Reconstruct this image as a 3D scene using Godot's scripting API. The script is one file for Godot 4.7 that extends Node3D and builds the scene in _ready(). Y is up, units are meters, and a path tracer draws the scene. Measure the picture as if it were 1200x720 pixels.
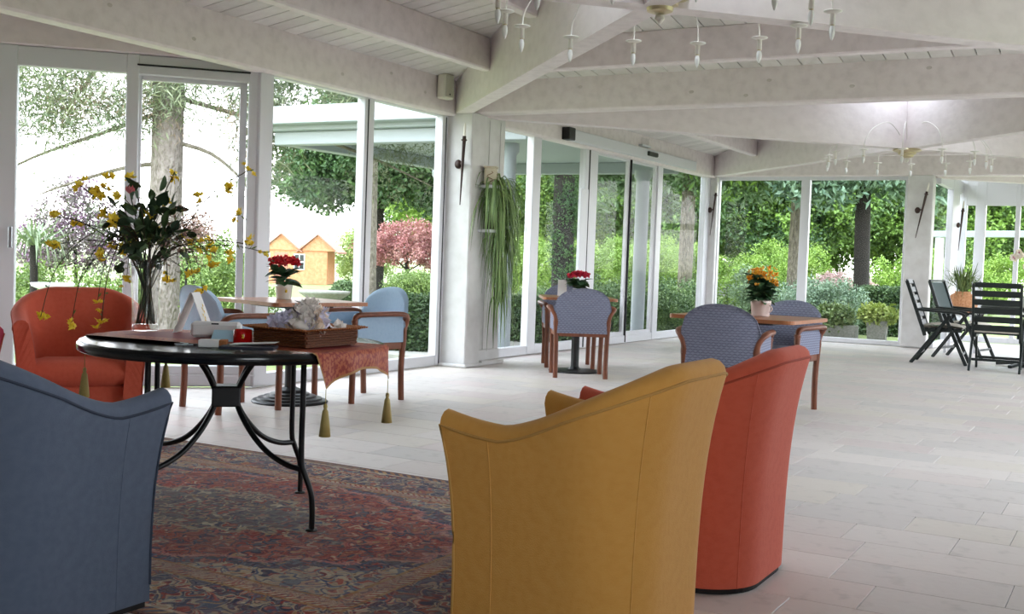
extends Node3D

const UP := Vector3.UP
var M := {}
var used := {}
var rng := RandomNumberGenerator.new()
var box_cache := {}

# ------------------------------------------------------------------ naming helpers
func numbered(called: String) -> String:
	if not used.has(called):
		used[called] = 0
		return called
	used[called] += 1
	return "%s_%03d" % [called, used[called]]

func thing(called: String, label: String, category: String, at := Vector3.ZERO, turn := 0.0, group := "") -> Node3D:
	var o := Node3D.new()
	o.name = numbered(called)
	add_child(o)
	o.position = at
	o.rotation.y = turn
	o.set_meta("label", label)
	o.set_meta("category", category)
	if group: o.set_meta("group", group)
	return o

func struct(called: String, label := "") -> Node3D:
	var o := Node3D.new()
	o.name = numbered(called)
	add_child(o)
	o.set_meta("kind", "structure")
	if label: o.set_meta("label", label)
	return o

func part(parent: Node3D, called: String, st: SurfaceTool, mat: Material, label := "") -> MeshInstance3D:
	st.generate_normals()
	var mi := MeshInstance3D.new()
	mi.name = called
	mi.mesh = st.commit()
	mi.material_override = mat
	parent.add_child(mi, true)
	if label: mi.set_meta("label", label)
	return mi

func put(parent: Node3D, called: String, mesh: Mesh, mat: Material, at := Vector3.ZERO, turn := 0.0) -> MeshInstance3D:
	var mi := MeshInstance3D.new()
	mi.name = called
	mi.mesh = mesh
	mi.material_override = mat
	mi.position = at
	mi.rotation.y = turn
	parent.add_child(mi, true)
	return mi

func copy_of(src: Node3D, at: Vector3, turn: float, label: String) -> Node3D:
	var c: Node3D = src.duplicate()
	c.name = numbered(String(src.name).rstrip("0123456789").trim_suffix("_") if String(src.name).right(4).begins_with("_") else String(src.name))
	add_child(c)
	c.position = at
	c.rotation.y = turn
	c.set_meta("label", label)
	return c

# ------------------------------------------------------------------ shape helpers
func tool() -> SurfaceTool:
	var st := SurfaceTool.new()
	st.begin(Mesh.PRIMITIVE_TRIANGLES)
	return st

func tri(st: SurfaceTool, a: Vector3, b: Vector3, c: Vector3) -> void:
	st.add_vertex(a); st.add_vertex(b); st.add_vertex(c)

func face_out(st: SurfaceTool, p: Array, centre: Vector3) -> void:
	var n: Vector3 = (p[1] - p[0]).cross(p[2] - p[0])
	var mid := Vector3.ZERO
	for v in p: mid += v
	mid /= p.size()
	var flip := n.dot(mid - centre) > 0.0
	for k in range(1, p.size() - 1):
		if flip: tri(st, p[0], p[k + 1], p[k])
		else: tri(st, p[0], p[k], p[k + 1])

func box(st: SurfaceTool, c: Vector3, s: Vector3, bev := 0.004, b := Basis()) -> void:
	st.set_smooth_group(-1)
	var h := s * 0.5
	var e: float = min(bev, min(h.x, min(h.y, h.z)) * 0.6)
	var vert := func(sg: Array, ax: int) -> Vector3:
		var v := Vector3(sg[0] * (h.x - e), sg[1] * (h.y - e), sg[2] * (h.z - e))
		v[ax] = sg[ax] * h[ax]
		return c + b * v
	for ax in 3:
		var u := (ax + 1) % 3
		var w := (ax + 2) % 3
		for sa in [-1, 1]:
			var q := []
			for k in [[-1, -1], [1, -1], [1, 1], [-1, 1]]:
				var sg := [0, 0, 0]
				sg[ax] = sa; sg[u] = k[0]; sg[w] = k[1]
				q.append(vert.call(sg, ax))
			face_out(st, q, c)
		if e > 0.0002:
			for su in [-1, 1]:
				for sw in [-1, 1]:
					var g1 := [0, 0, 0]
					g1[ax] = -1; g1[u] = su; g1[w] = sw
					var g2 := g1.duplicate()
					g2[ax] = 1
					face_out(st, [vert.call(g1, u), vert.call(g2, u), vert.call(g2, w), vert.call(g1, w)], c)
	if e > 0.0002:
		for sx in [-1, 1]:
			for sy in [-1, 1]:
				for sz in [-1, 1]:
					var g := [sx, sy, sz]
					face_out(st, [vert.call(g, 0), vert.call(g, 1), vert.call(g, 2)], c)

func span(st: SurfaceTool, a: Vector3, b: Vector3, bev := 0.004) -> void:
	box(st, (a + b) * 0.5, (b - a).abs(), bev)

func bar(st: SurfaceTool, a: Vector3, b: Vector3, w: float, h: float, bev := 0.004, up := Vector3.UP) -> void:
	var f := (b - a).normalized()
	if abs(f.dot(up)) > 0.99: up = Vector3.RIGHT
	var x := up.cross(f).normalized()
	var y := f.cross(x)
	box(st, (a + b) * 0.5, Vector3(w, h, a.distance_to(b)), bev, Basis(x, y, f))

func sheet(st: SurfaceTool, P: Array, wrap := false, sm := 0) -> void:
	st.set_smooth_group(sm)
	for i in P.size() - 1:
		var n: int = P[i].size()
		for j in (n if wrap else n - 1):
			var k := (j + 1) % n
			tri(st, P[i][j], P[i][k], P[i + 1][j])
			tri(st, P[i][k], P[i + 1][k], P[i + 1][j])

func tube(st: SurfaceTool, pts: Array, r, sides := 8, flat := Vector2.ONE) -> void:
	var rows := []
	var n := pts.size()
	var ref := Vector3.UP
	var d0: Vector3 = (pts[n - 1] - pts[0]).normalized()
	if abs(d0.y) > 0.8: ref = Vector3.RIGHT
	for i in n:
		var d: Vector3 = (pts[min(i + 1, n - 1)] - pts[max(i - 1, 0)]).normalized()
		var x := ref.cross(d)
		if x.length() < 0.05: x = Vector3(0.3, 0.1, 0.9).cross(d)
		x = x.normalized()
		var y := d.cross(x)
		var rr: float = r[i] if r is Array else r
		var row := []
		for k in sides:
			var a := TAU * k / sides
			row.append(pts[i] + (x * cos(a) * flat.x + y * sin(a) * flat.y) * rr)
		rows.append(row)
	sheet(st, rows, true)
	st.set_smooth_group(-1)
	for e in [0, n - 1]:
		var c: Vector3 = pts[e]
		for k in sides:
			if e == 0: tri(st, c, rows[e][(k + 1) % sides], rows[e][k])
			else: tri(st, c, rows[e][k], rows[e][(k + 1) % sides])

func lathe(st: SurfaceTool, prof: Array, sides := 24, c := Vector3.ZERO, flat := false) -> void:
	var rows := []
	for p in prof:
		var row := []
		for k in sides:
			var a := TAU * k / sides
			row.append(c + Vector3(cos(a) * p[0], p[1], sin(a) * p[0]))
		rows.append(row)
	if flat:
		for i in rows.size() - 1: sheet(st, [rows[i], rows[i + 1]], true, i)
	else:
		sheet(st, rows, true)

func ball(st: SurfaceTool, c: Vector3, r: Vector3, sides := 12, rings := 8) -> void:
	var rows := []
	for i in rings + 1:
		var t := PI * i / rings
		var row := []
		for k in sides:
			var a := TAU * k / sides
			row.append(c + Vector3(cos(a) * sin(t) * r.x, -cos(t) * r.y, sin(a) * sin(t) * r.z))
		rows.append(row)
	sheet(st, rows, true)

func prism(st: SurfaceTool, poly: Array, thick: float, xf := Transform3D()) -> void:
	st.set_smooth_group(-1)
	var pv := PackedVector2Array(poly)
	var idx := Geometry2D.triangulate_polygon(pv)
	var n := pv.size()
	var area := 0.0
	for i in n: area += pv[i].cross(pv[(i + 1) % n])
	for z in [-0.5, 0.5]:
		for k in range(0, idx.size(), 3):
			var t := [xf * Vector3(pv[idx[k]].x, pv[idx[k]].y, z * thick), xf * Vector3(pv[idx[k + 1]].x, pv[idx[k + 1]].y, z * thick), xf * Vector3(pv[idx[k + 2]].x, pv[idx[k + 2]].y, z * thick)]
			face_out(st, t, (t[0] + t[1] + t[2]) / 3.0 - xf.basis.z * z)
	for i in n:
		var a := pv[i]
		var b := pv[(i + 1) % n]
		var q := [xf * Vector3(a.x, a.y, -thick / 2), xf * Vector3(b.x, b.y, -thick / 2), xf * Vector3(b.x, b.y, thick / 2), xf * Vector3(a.x, a.y, thick / 2)]
		var nn := Vector3(b.y - a.y, a.x - b.x, 0) * (1.0 if area > 0 else -1.0)
		face_out(st, q, (q[0] + q[1] + q[2] + q[3]) * 0.25 - xf.basis * nn.normalized())

func slabq(st: SurfaceTool, q: Array, t: float) -> void:
	# a convex plate: four bottom corners and the thickness upwards
	st.set_smooth_group(-1)
	var top := []
	var mid := Vector3.ZERO
	for p in q:
		top.append(p + UP * t)
		mid += p + UP * t * 0.5
	mid /= q.size()
	face_out(st, q, mid); face_out(st, top, mid)
	for i in q.size():
		var k := (i + 1) % q.size()
		face_out(st, [q[i], q[k], top[k], top[i]], mid)

func smooth_path(keys: Array, steps := 6) -> Array:
	var out := []
	var n := keys.size()
	for i in n - 1:
		var p0: Vector3 = keys[max(i - 1, 0)]
		var p3: Vector3 = keys[min(i + 2, n - 1)]
		for s in steps:
			out.append(keys[i].cubic_interpolate(keys[i + 1], p0, p3, float(s) / steps))
	out.append(keys[n - 1])
	return out

func blade(st: SurfaceTool, pts: Array, w: float, side: Vector3) -> void:
	# a narrow leaf ribbon with a fold
	st.set_smooth_group(-1)
	var n := pts.size()
	for i in n - 1:
		var wa: float = w * sin(PI * (0.12 + 0.88 * float(i) / (n - 1)))
		var wb: float = w * sin(PI * (0.12 + 0.88 * float(i + 1) / (n - 1)))
		var a: Vector3 = pts[i]
		var b: Vector3 = pts[i + 1]
		var nrm := (b - a).cross(side).normalized() * w * 0.25
		tri(st, a + nrm, b + nrm, a + side * wa); tri(st, b + nrm, b + side * wb, a + side * wa)
		tri(st, a + nrm, a - side * wa, b + nrm); tri(st, b + nrm, a - side * wa, b - side * wb)

func flat_leaf(st: SurfaceTool, base: Vector3, dir: Vector3, nrm: Vector3, l: float, w: float, bend := 0.15) -> void:
	st.set_smooth_group(-1)
	var s := dir.cross(nrm).normalized()
	var m := base + dir * l * 0.5 - nrm * l * bend * 0.3
	var t := base + dir * l - nrm * l * bend
	tri(st, base, m + s * w * 0.5 + nrm * w * 0.15, m); tri(st, m, m + s * w * 0.5 + nrm * w * 0.15, t)
	tri(st, base, m, m - s * w * 0.5 + nrm * w * 0.15); tri(st, m, t, m - s * w * 0.5 + nrm * w * 0.15)

func oval_leaf(st: SurfaceTool, base: Vector3, dir: Vector3, nrm: Vector3, l: float, w: float, bend := 0.15) -> void:
	st.set_smooth_group(-1)
	var s := dir.cross(nrm).normalized()
	var mid := []
	var lft := []
	var rgt := []
	for k in 6:
		var f := k / 5.0
		var m := base + dir * l * f - nrm * l * bend * f * f
		var hw: float = w * 0.5 * pow(sin(PI * clampf(0.06 + f * 0.94, 0.0, 1.0)), 0.7)
		mid.append(m); lft.append(m + s * hw + nrm * hw * 0.25); rgt.append(m - s * hw + nrm * hw * 0.25)
	for k in 5:
		tri(st, mid[k], lft[k], mid[k + 1]); tri(st, lft[k], lft[k + 1], mid[k + 1])
		tri(st, mid[k], mid[k + 1], rgt[k]); tri(st, rgt[k], mid[k + 1], rgt[k + 1])

func rdir() -> Vector3:
	return Vector3(rng.randfn(), rng.randfn(), rng.randfn()).normalized()

func at(u: float, d: float, y := 0.0) -> Vector3:
	# ground point d metres ahead of the standing point on bearing u
	var l := (u - 600.0) / 1316.6
	return Vector3((-0.4905 + 0.8714 * l) * d, y, (-0.8714 - 0.4905 * l) * d)

# ------------------------------------------------------------------ materials
func mat(c: Color, rough := 0.7, metal := 0.0) -> StandardMaterial3D:
	var m := StandardMaterial3D.new()
	m.albedo_color = c
	m.roughness = rough
	m.metallic = metal
	return m

func noise_tex(freq: float, ramp: Array, seed_ := 1, kind := FastNoiseLite.TYPE_SIMPLEX_SMOOTH, octaves := 4, w := 256, h := 256, normal := false, bump := 4.0) -> NoiseTexture2D:
	var n := FastNoiseLite.new()
	n.noise_type = kind
	n.frequency = freq
	n.seed = seed_
	n.fractal_octaves = octaves
	var t := NoiseTexture2D.new()
	t.width = w; t.height = h
	t.seamless = true
	t.noise = n
	if normal:
		t.as_normal_map = true
		t.bump_strength = bump
	elif ramp.size():
		var g := Gradient.new()
		g.offsets = PackedFloat32Array()
		var offs := PackedFloat32Array()
		var cols := PackedColorArray()
		for i in ramp.size():
			offs.append(float(i) / (ramp.size() - 1)); cols.append(ramp[i])
		g.offsets = offs; g.colors = cols
		t.color_ramp = g
	return t

func tri_mat(tex: Texture2D, scale: Vector3, rough: float, normal: Texture2D = null, nscale := 0.5, world := false) -> StandardMaterial3D:
	var m := mat(Color.WHITE, rough)
	m.albedo_texture = tex
	m.uv1_triplanar = true
	m.uv1_world_triplanar = world
	m.uv1_scale = scale
	if normal:
		m.normal_enabled = true
		m.normal_texture = normal
		m.normal_scale = nscale
	return m

func fabric(c: Color, c2: Color, weave: Texture2D, k := 6.0) -> StandardMaterial3D:
	var m := tri_mat(noise_tex(0.02, [c2.lerp(c, 0.5), c, c.lightened(0.03)], 7, FastNoiseLite.TYPE_SIMPLEX_SMOOTH, 5), Vector3(5, 5, 5), 0.92, weave, 0.25)
	m.rim_enabled = true
	m.rim = 0.15
	m.rim_tint = 0.6
	return m

func leaf_mat(bl: Color) -> StandardMaterial3D:
	var m := mat(Color.WHITE, 0.55)
	m.vertex_color_use_as_albedo = true
	m.cull_mode = BaseMaterial3D.CULL_DISABLED
	m.backlight_enabled = true
	m.backlight = bl
	return m

func make_materials() -> void:
	var weave := noise_tex(0.35, [], 3, FastNoiseLite.TYPE_VALUE, 2, 256, 256, true, 3.0)
	M.weave = weave
	# white-washed timber: pale paint with faint grain and knots
	var wash := noise_tex(0.018, [Color(0.855, 0.815, 0.81), Color(0.90, 0.86, 0.855), Color(0.92, 0.885, 0.88)], 11, FastNoiseLite.TYPE_SIMPLEX_SMOOTH, 5, 512, 512)
	M.beam = tri_mat(wash, Vector3(0.8, 0.8, 0.8), 0.55, noise_tex(0.06, [], 5, FastNoiseLite.TYPE_SIMPLEX_SMOOTH, 4, 256, 256, true, 2.0), 0.2, true)
	M.knot = mat(Color(0.80, 0.76, 0.74), 0.6)
	M.boards = []
	for k in 4:
		var g := 0.855 + 0.022 * k
		M.boards.append(tri_mat(noise_tex(0.03, [Color(g - 0.05, g - 0.07, g - 0.09), Color(g, g - 0.015, g - 0.03)], 20 + k), Vector3(1.1, 1.1, 1.1), 0.6, null, 0.0, true))
	M.frame = mat(Color(0.83, 0.83, 0.845), 0.38)
	M.canopy = mat(Color(0.62, 0.65, 0.66), 0.5)
	M.post_paint = tri_mat(noise_tex(0.02, [Color(0.79, 0.78, 0.77), Color(0.85, 0.845, 0.84)], 31), Vector3(0.9, 0.9, 0.9), 0.5, null, 0.0, true)
	M.groove = mat(Color(0.14, 0.13, 0.125), 0.9)
	M.dark_seal = mat(Color(0.10, 0.10, 0.11), 0.6)
	var g := mat(Color(0.16, 0.20, 0.20, 0.05), 0.0)
	g.transparency = BaseMaterial3D.TRANSPARENCY_ALPHA
	g.metallic_specular = 0.14
	M.glass = g
	M.roof = mat(Color(0.55, 0.53, 0.50), 0.9)
	# floor
	M.tiles = []
	var cols := [Color(0.835, 0.80, 0.775), Color(0.795, 0.765, 0.745), Color(0.85, 0.815, 0.79), Color(0.825, 0.775, 0.755), Color(0.78, 0.755, 0.735), Color(0.835, 0.80, 0.755), Color(0.815, 0.76, 0.745)]
	var tn := noise_tex(0.05, [], 41, FastNoiseLite.TYPE_SIMPLEX_SMOOTH, 4, 256, 256, true, 1.5)
	for k in cols.size():
		var c: Color = cols[k].lerp(Color(0.82, 0.785, 0.76), 0.3)
		var m := tri_mat(noise_tex(0.022, [c.darkened(0.09), c, c, c.lightened(0.06)], 50 + k, FastNoiseLite.TYPE_SIMPLEX_SMOOTH, 5), Vector3(1.3, 1.3, 1.3), 0.42, tn, 0.12, true)
		m.metallic_specular = 0.45
		M.tiles.append(m)
	M.grout = mat(Color(0.55, 0.53, 0.51), 0.9)
	# upholstery
	M.yellow = fabric(Color(0.80, 0.58, 0.27), Color(0.76, 0.53, 0.23), weave)
	M.orange = fabric(Color(0.80, 0.36, 0.26), Color(0.74, 0.31, 0.22), weave)
	M.slate = fabric(Color(0.34, 0.38, 0.45), Color(0.30, 0.34, 0.41), weave)
	M.crimson = fabric(Color(0.66, 0.20, 0.28), Color(0.60, 0.16, 0.24), weave)
	M.slate_pipe = mat(Color(0.20, 0.23, 0.29), 0.9)
	M.yellow_pipe = mat(Color(0.72, 0.54, 0.28), 0.9)
	M.orange_pipe = mat(Color(0.66, 0.28, 0.20), 0.9)
	M.plinth = mat(Color(0.08, 0.07, 0.07), 0.8)
	M.pale_blue = fabric(Color(0.60, 0.69, 0.77), Color(0.55, 0.64, 0.73), weave)
	# woven grey fabric with small rows of dots
	var im := Image.create(64, 64, false, Image.FORMAT_RGB8)
	for y in 64:
		for x in 64:
			var ph := 8 if (y / 8) % 2 else 0
			var dx := float((x + ph) % 16) - 8.0
			var dy := float(y % 8) - 4.0
			var on := absf(dy + 1.5 * cos(dx * 0.39)) < 1.3
			im.set_pixel(x, y, Color(0.36, 0.38, 0.46) if on else Color(0.52, 0.53, 0.60))
	var gt := ImageTexture.create_from_image(im)
	M.grey_dots = tri_mat(gt, Vector3(7, 7, 7), 0.9, weave, 0.3)
	M.wood = tri_mat(noise_tex(0.012, [Color(0.37, 0.19, 0.11), Color(0.45, 0.245, 0.145), Color(0.50, 0.28, 0.17)], 61, FastNoiseLite.TYPE_SIMPLEX_SMOOTH, 5), Vector3(4, 0.8, 4), 0.42)
	M.wood_top = tri_mat(noise_tex(0.015, [Color(0.52, 0.31, 0.19), Color(0.61, 0.39, 0.25), Color(0.67, 0.44, 0.29)], 62, FastNoiseLite.TYPE_SIMPLEX_SMOOTH, 5), Vector3(2, 2, 9), 0.3)
	M.black_iron = mat(Color(0.07, 0.075, 0.08), 0.42, 0.3)
	M.black_top = mat(Color(0.09, 0.10, 0.11), 0.18, 0.1)
	M.black_paint = mat(Color(0.05, 0.05, 0.055), 0.4)
	M.black_plastic = mat(Color(0.03, 0.03, 0.032), 0.45)
	M.green_wood = mat(Color(0.07, 0.11, 0.10), 0.45)
	M.cushion = mat(Color(0.80, 0.77, 0.72), 0.9)
	M.mesh_back = mat(Color(0.28, 0.33, 0.33), 0.8)
	M.white_ceramic = mat(Color(0.88, 0.86, 0.82), 0.25)
	M.pink_ceramic = mat(Color(0.85, 0.78, 0.75), 0.3)
	M.cream_ceramic = mat(Color(0.78, 0.74, 0.64), 0.5)
	M.brown_print = mat(Color(0.45, 0.32, 0.22), 0.6)
	M.terracotta = tri_mat(noise_tex(0.03, [Color(0.62, 0.38, 0.24), Color(0.78, 0.56, 0.40), Color(0.86, 0.68, 0.52)], 71), Vector3(3, 3, 3), 0.8)
	M.soil = mat(Color(0.16, 0.11, 0.08), 1.0)
	M.torch = mat(Color(0.20, 0.10, 0.07), 0.5)
	M.candle = mat(Color(0.93, 0.91, 0.87), 0.4)
	M.bulb = mat(Color(0.90, 0.90, 0.89), 0.15)
	M.chand = mat(Color(0.88, 0.86, 0.83), 0.35)
	M.brass = mat(Color(0.80, 0.74, 0.60), 0.4, 0.5)
	M.cream_plastic = mat(Color(0.84, 0.83, 0.76), 0.45)
	M.grille = mat(Color(0.74, 0.73, 0.67), 0.8)
	M.red_petal = leaf_mat(Color(0.3, 0.02, 0.02))
	M.leaf = leaf_mat(Color(0.30, 0.36, 0.10))
	M.dark_leaf = leaf_mat(Color(0.10, 0.14, 0.05))
	M.petal = leaf_mat(Color(0.8, 0.75, 0.4))
	M.stem = mat(Color(0.20, 0.22, 0.12), 0.7)
	M.twig = mat(Color(0.26, 0.20, 0.15), 0.8)
	var vg := mat(Color(0.30, 0.34, 0.34, 0.06), 0.0)
	vg.transparency = BaseMaterial3D.TRANSPARENCY_ALPHA
	vg.metallic_specular = 0.6
	M.vase_glass = vg
	M.paper = mat(Color(0.92, 0.92, 0.91), 0.8)
	M.blue_paper = mat(Color(0.68, 0.82, 0.89), 0.8)
	M.dark_book = mat(Color(0.13, 0.13, 0.19), 0.6)
	M.red_glass = mat(Color(0.72, 0.05, 0.04), 0.15)
	M.yellow_print = mat(Color(0.88, 0.74, 0.15), 0.7)
	M.wicker = tri_mat(noise_tex(0.09, [Color(0.22, 0.11, 0.05), Color(0.40, 0.22, 0.10), Color(0.52, 0.30, 0.14)], 81), Vector3(6, 6, 6), 0.7)
	M.wicker_light = tri_mat(noise_tex(0.09, [Color(0.55, 0.33, 0.17), Color(0.70, 0.45, 0.25)], 82), Vector3(6, 6, 6), 0.7)
	M.gold_thread = mat(Color(0.70, 0.62, 0.36), 0.6)
	M.satchets = [mat(Color(0.92, 0.89, 0.86), 0.8), mat(Color(0.84, 0.82, 0.90), 0.8), mat(Color(0.90, 0.82, 0.74), 0.8)]
	for m in M.satchets:
		m.backlight_enabled = true
		m.backlight = Color(0.3, 0.3, 0.3)
	# outdoors
	M.grass = tri_mat(noise_tex(0.03, [Color(0.40, 0.45, 0.25), Color(0.47, 0.52, 0.31), Color(0.53, 0.57, 0.37)], 91, FastNoiseLite.TYPE_SIMPLEX_SMOOTH, 5), Vector3(0.25, 0.25, 0.25), 0.95, null, 0.0, true)
	M.paving = tri_mat(noise_tex(0.03, [Color(0.62, 0.61, 0.58), Color(0.74, 0.73, 0.70)], 92), Vector3(0.6, 0.6, 0.6), 0.85, null, 0.0, true)
	M.gravel = tri_mat(noise_tex(0.2, [Color(0.42, 0.42, 0.38), Color(0.60, 0.60, 0.55)], 93), Vector3(2, 2, 2), 0.95)
	M.bark = tri_mat(noise_tex(0.05, [Color(0.30, 0.27, 0.23), Color(0.46, 0.43, 0.38), Color(0.58, 0.55, 0.49)], 94), Vector3(1.2, 0.35, 1.2), 0.95, noise_tex(0.06, [], 95, FastNoiseLite.TYPE_SIMPLEX_SMOOTH, 4, 256, 256, true, 8.0), 1.0)
	M.dark_bark = tri_mat(noise_tex(0.05, [Color(0.10, 0.085, 0.07), Color(0.17, 0.15, 0.125)], 96), Vector3(1.2, 0.35, 1.2), 0.95)
	M.pale_bark = tri_mat(noise_tex(0.05, [Color(0.38, 0.35, 0.32), Color(0.51, 0.47, 0.44), Color(0.58, 0.55, 0.52)], 97), Vector3(1.5, 0.4, 1.5), 0.95, noise_tex(0.06, [], 98, FastNoiseLite.TYPE_SIMPLEX_SMOOTH, 4, 256, 256, true, 8.0), 1.0)
	M.concrete = tri_mat(noise_tex(0.04, [Color(0.52, 0.52, 0.48), Color(0.66, 0.66, 0.62)], 99), Vector3(2, 2, 2), 0.95)
	M.shed = tri_mat(noise_tex(0.02, [Color(0.78, 0.52, 0.36), Color(0.86, 0.62, 0.46)], 100), Vector3(1, 1, 1), 0.8)
	M.shed_roof = mat(Color(0.70, 0.50, 0.42), 0.9)
	M.car_paint = mat(Color(0.86, 0.87, 0.89), 0.2)
	M.car_glass = mat(Color(0.10, 0.14, 0.16), 0.08)
	M.tyre = mat(Color(0.06, 0.06, 0.07), 0.8)
	M.rim_metal = mat(Color(0.70, 0.72, 0.74), 0.3, 0.8)

# ------------------------------------------------------------------ entry
func _ready() -> void:
	rng.seed = 20240611
	set_camera_and_light()
	make_materials()
	build_floor()
	build_roof()
	build_walls()
	build_rug()
	build_seats()
	build_garden_table()
	build_bouquet()
	build_table_items()
	build_dining()
	build_terrace_set()
	build_fittings()
	build_chandeliers()
	build_garden()

func set_camera_and_light() -> void:
	var cam := Camera3D.new()
	cam.name = "camera"
	cam.transform = Transform3D(Basis(Vector3(0.87016, 0.03609, -0.49144), Vector3(-0.05284, 0.9984, -0.02025), Vector3(0.48992, 0.04358, 0.87068)).orthonormalized(), Vector3(0, 1.1, 0))
	cam.fov = 30.5853
	cam.near = 0.05
	cam.far = 400.0
	add_child(cam)
	cam.current = true
	var env := Environment.new()
	env.background_mode = Environment.BG_SKY
	var sky := Sky.new()
	var sm := ProceduralSkyMaterial.new()
	sm.sky_top_color = Color(0.90, 0.95, 1.0)
	sm.sky_horizon_color = Color(1.0, 1.0, 1.0)
	sm.ground_horizon_color = Color(0.80, 0.82, 0.76)
	sm.ground_bottom_color = Color(0.50, 0.52, 0.46)
	sm.sky_energy_multiplier = 1.0
	sky.sky_material = sm
	env.sky = sky
	env.background_energy_multiplier = 1.0
	env.tonemap_mode = Environment.TONE_MAPPER_LINEAR
	env.tonemap_exposure = 9.0
	env.sdfgi_enabled = true
	env.ssao_enabled = true
	env.ssil_enabled = true
	var we := WorldEnvironment.new()
	we.name = "environment"
	we.environment = env
	add_child(we)

# ------------------------------------------------------------------ the building
const XW := -6.13     # glass line of the long side
const PZ := -9.6      # line of the cross beam between the two bays
const QZ := -17.2     # far glass line
const CX := -2.45     # bay centre

func build_floor() -> void:
	var fl := struct("floor", "pale stone tile floor")
	var st := tool()
	var room := [Vector2(-6.2, -17.35), Vector2(-2.75, -17.35), Vector2(-2.75, -19.7), Vector2(1.2, -19.7), Vector2(1.2, 6.0), Vector2(-9.3, 6.0), Vector2(-9.3, -3.62), Vector2(-6.2, -6.72)]
	prism(st, room, 0.12, Transform3D(Basis(Vector3.RIGHT, Vector3(0, 0, 1), Vector3(0, -1, 0)), Vector3(0, -0.066, 0)))
	part(fl, "bed", st, M.grout)
	var clip := PackedVector2Array([Vector2(-6.13, -17.25), Vector2(-2.70, -17.25), Vector2(-2.70, -19.6), Vector2(1.1, -19.6), Vector2(1.1, 2.0), Vector2(-8.9, 2.0), Vector2(-8.9, -3.95), Vector2(-6.13, -6.70)])
	var cam: Transform3D = get_node("camera").transform
	var list := []
	var r := RandomNumberGenerator.new()
	r.seed = 5
	for k in range(-47, 22):
		var z0 := -4.97 + k * 0.315
		var x := -9.0 + r.randf() * 0.6
		while x < 1.1:
			var l: float = [0.42, 0.5, 0.58, 0.66][r.randi() % 4]
			var c := Vector3(x + l / 2, 0, z0 + 0.157)
			var tone := r.randi() % 7
			var lc: Vector3 = cam.affine_inverse() * c
			var seen := lc.z < -2.5 and absf(lc.x / lc.z) < 0.52 and absf(lc.y / lc.z) < 0.36
			var under_rug := c.x > -4.9 and c.x < -1.9 and c.z > -4.3 and c.z < -2.6
			if not under_rug:
				list.append({"x": x, "z": z0, "l": l, "t": tone, "d": -lc.z + (0.0 if seen else 100.0)})
			x += l
	list.sort_custom(func(a, b): return a.d < b.d)
	var cache := {}
	var rest := []
	for t in 7: rest.append(tool())
	var n := 0
	for e in list:
		var rect := PackedVector2Array([Vector2(e.x + 0.0015, e.z + 0.0015), Vector2(e.x + e.l - 0.0015, e.z + 0.0015), Vector2(e.x + e.l - 0.0015, e.z + 0.3135), Vector2(e.x + 0.0015, e.z + 0.3135)])
		var cut := Geometry2D.intersect_polygons(rect, clip)
		if cut.is_empty(): continue
		var q := []
		for p in cut[0]: q.append(Vector3(p.x, -0.008, p.y))
		if n < 300 and e.d < 90.0:
			n += 1
			var whole: bool = cut[0].size() == 4 and absf(cut[0][0].distance_to(cut[0][2]) - rect[0].distance_to(rect[2])) < 0.001
			if whole:
				if not cache.has(e.l):
					var s := tool()
					box(s, Vector3(e.l / 2, -0.004, 0.1575), Vector3(e.l - 0.003, 0.008, 0.312), 0.0012)
					s.generate_normals()
					cache[e.l] = s.commit()
				put(fl, "tile", cache[e.l], M.tiles[e.t], Vector3(e.x, 0, e.z))
			else:
				var s := tool()
				slabq(s, q, 0.008)
				part(fl, "tile", s, M.tiles[e.t])
		else:
			slabq(rest[e.t], q, 0.008)
	var mesh := ArrayMesh.new()
	for t in 7:
		rest[t].generate_normals()
		rest[t].set_material(M.tiles[t])
		rest[t].commit(mesh)
	var mi := MeshInstance3D.new()
	mi.name = "far_tiles"
	mi.mesh = mesh
	mi.set_meta("kind", "stuff")
	fl.add_child(mi)

func ceil_y(d: float) -> float:
	return 2.80 + 0.16 * d

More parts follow.
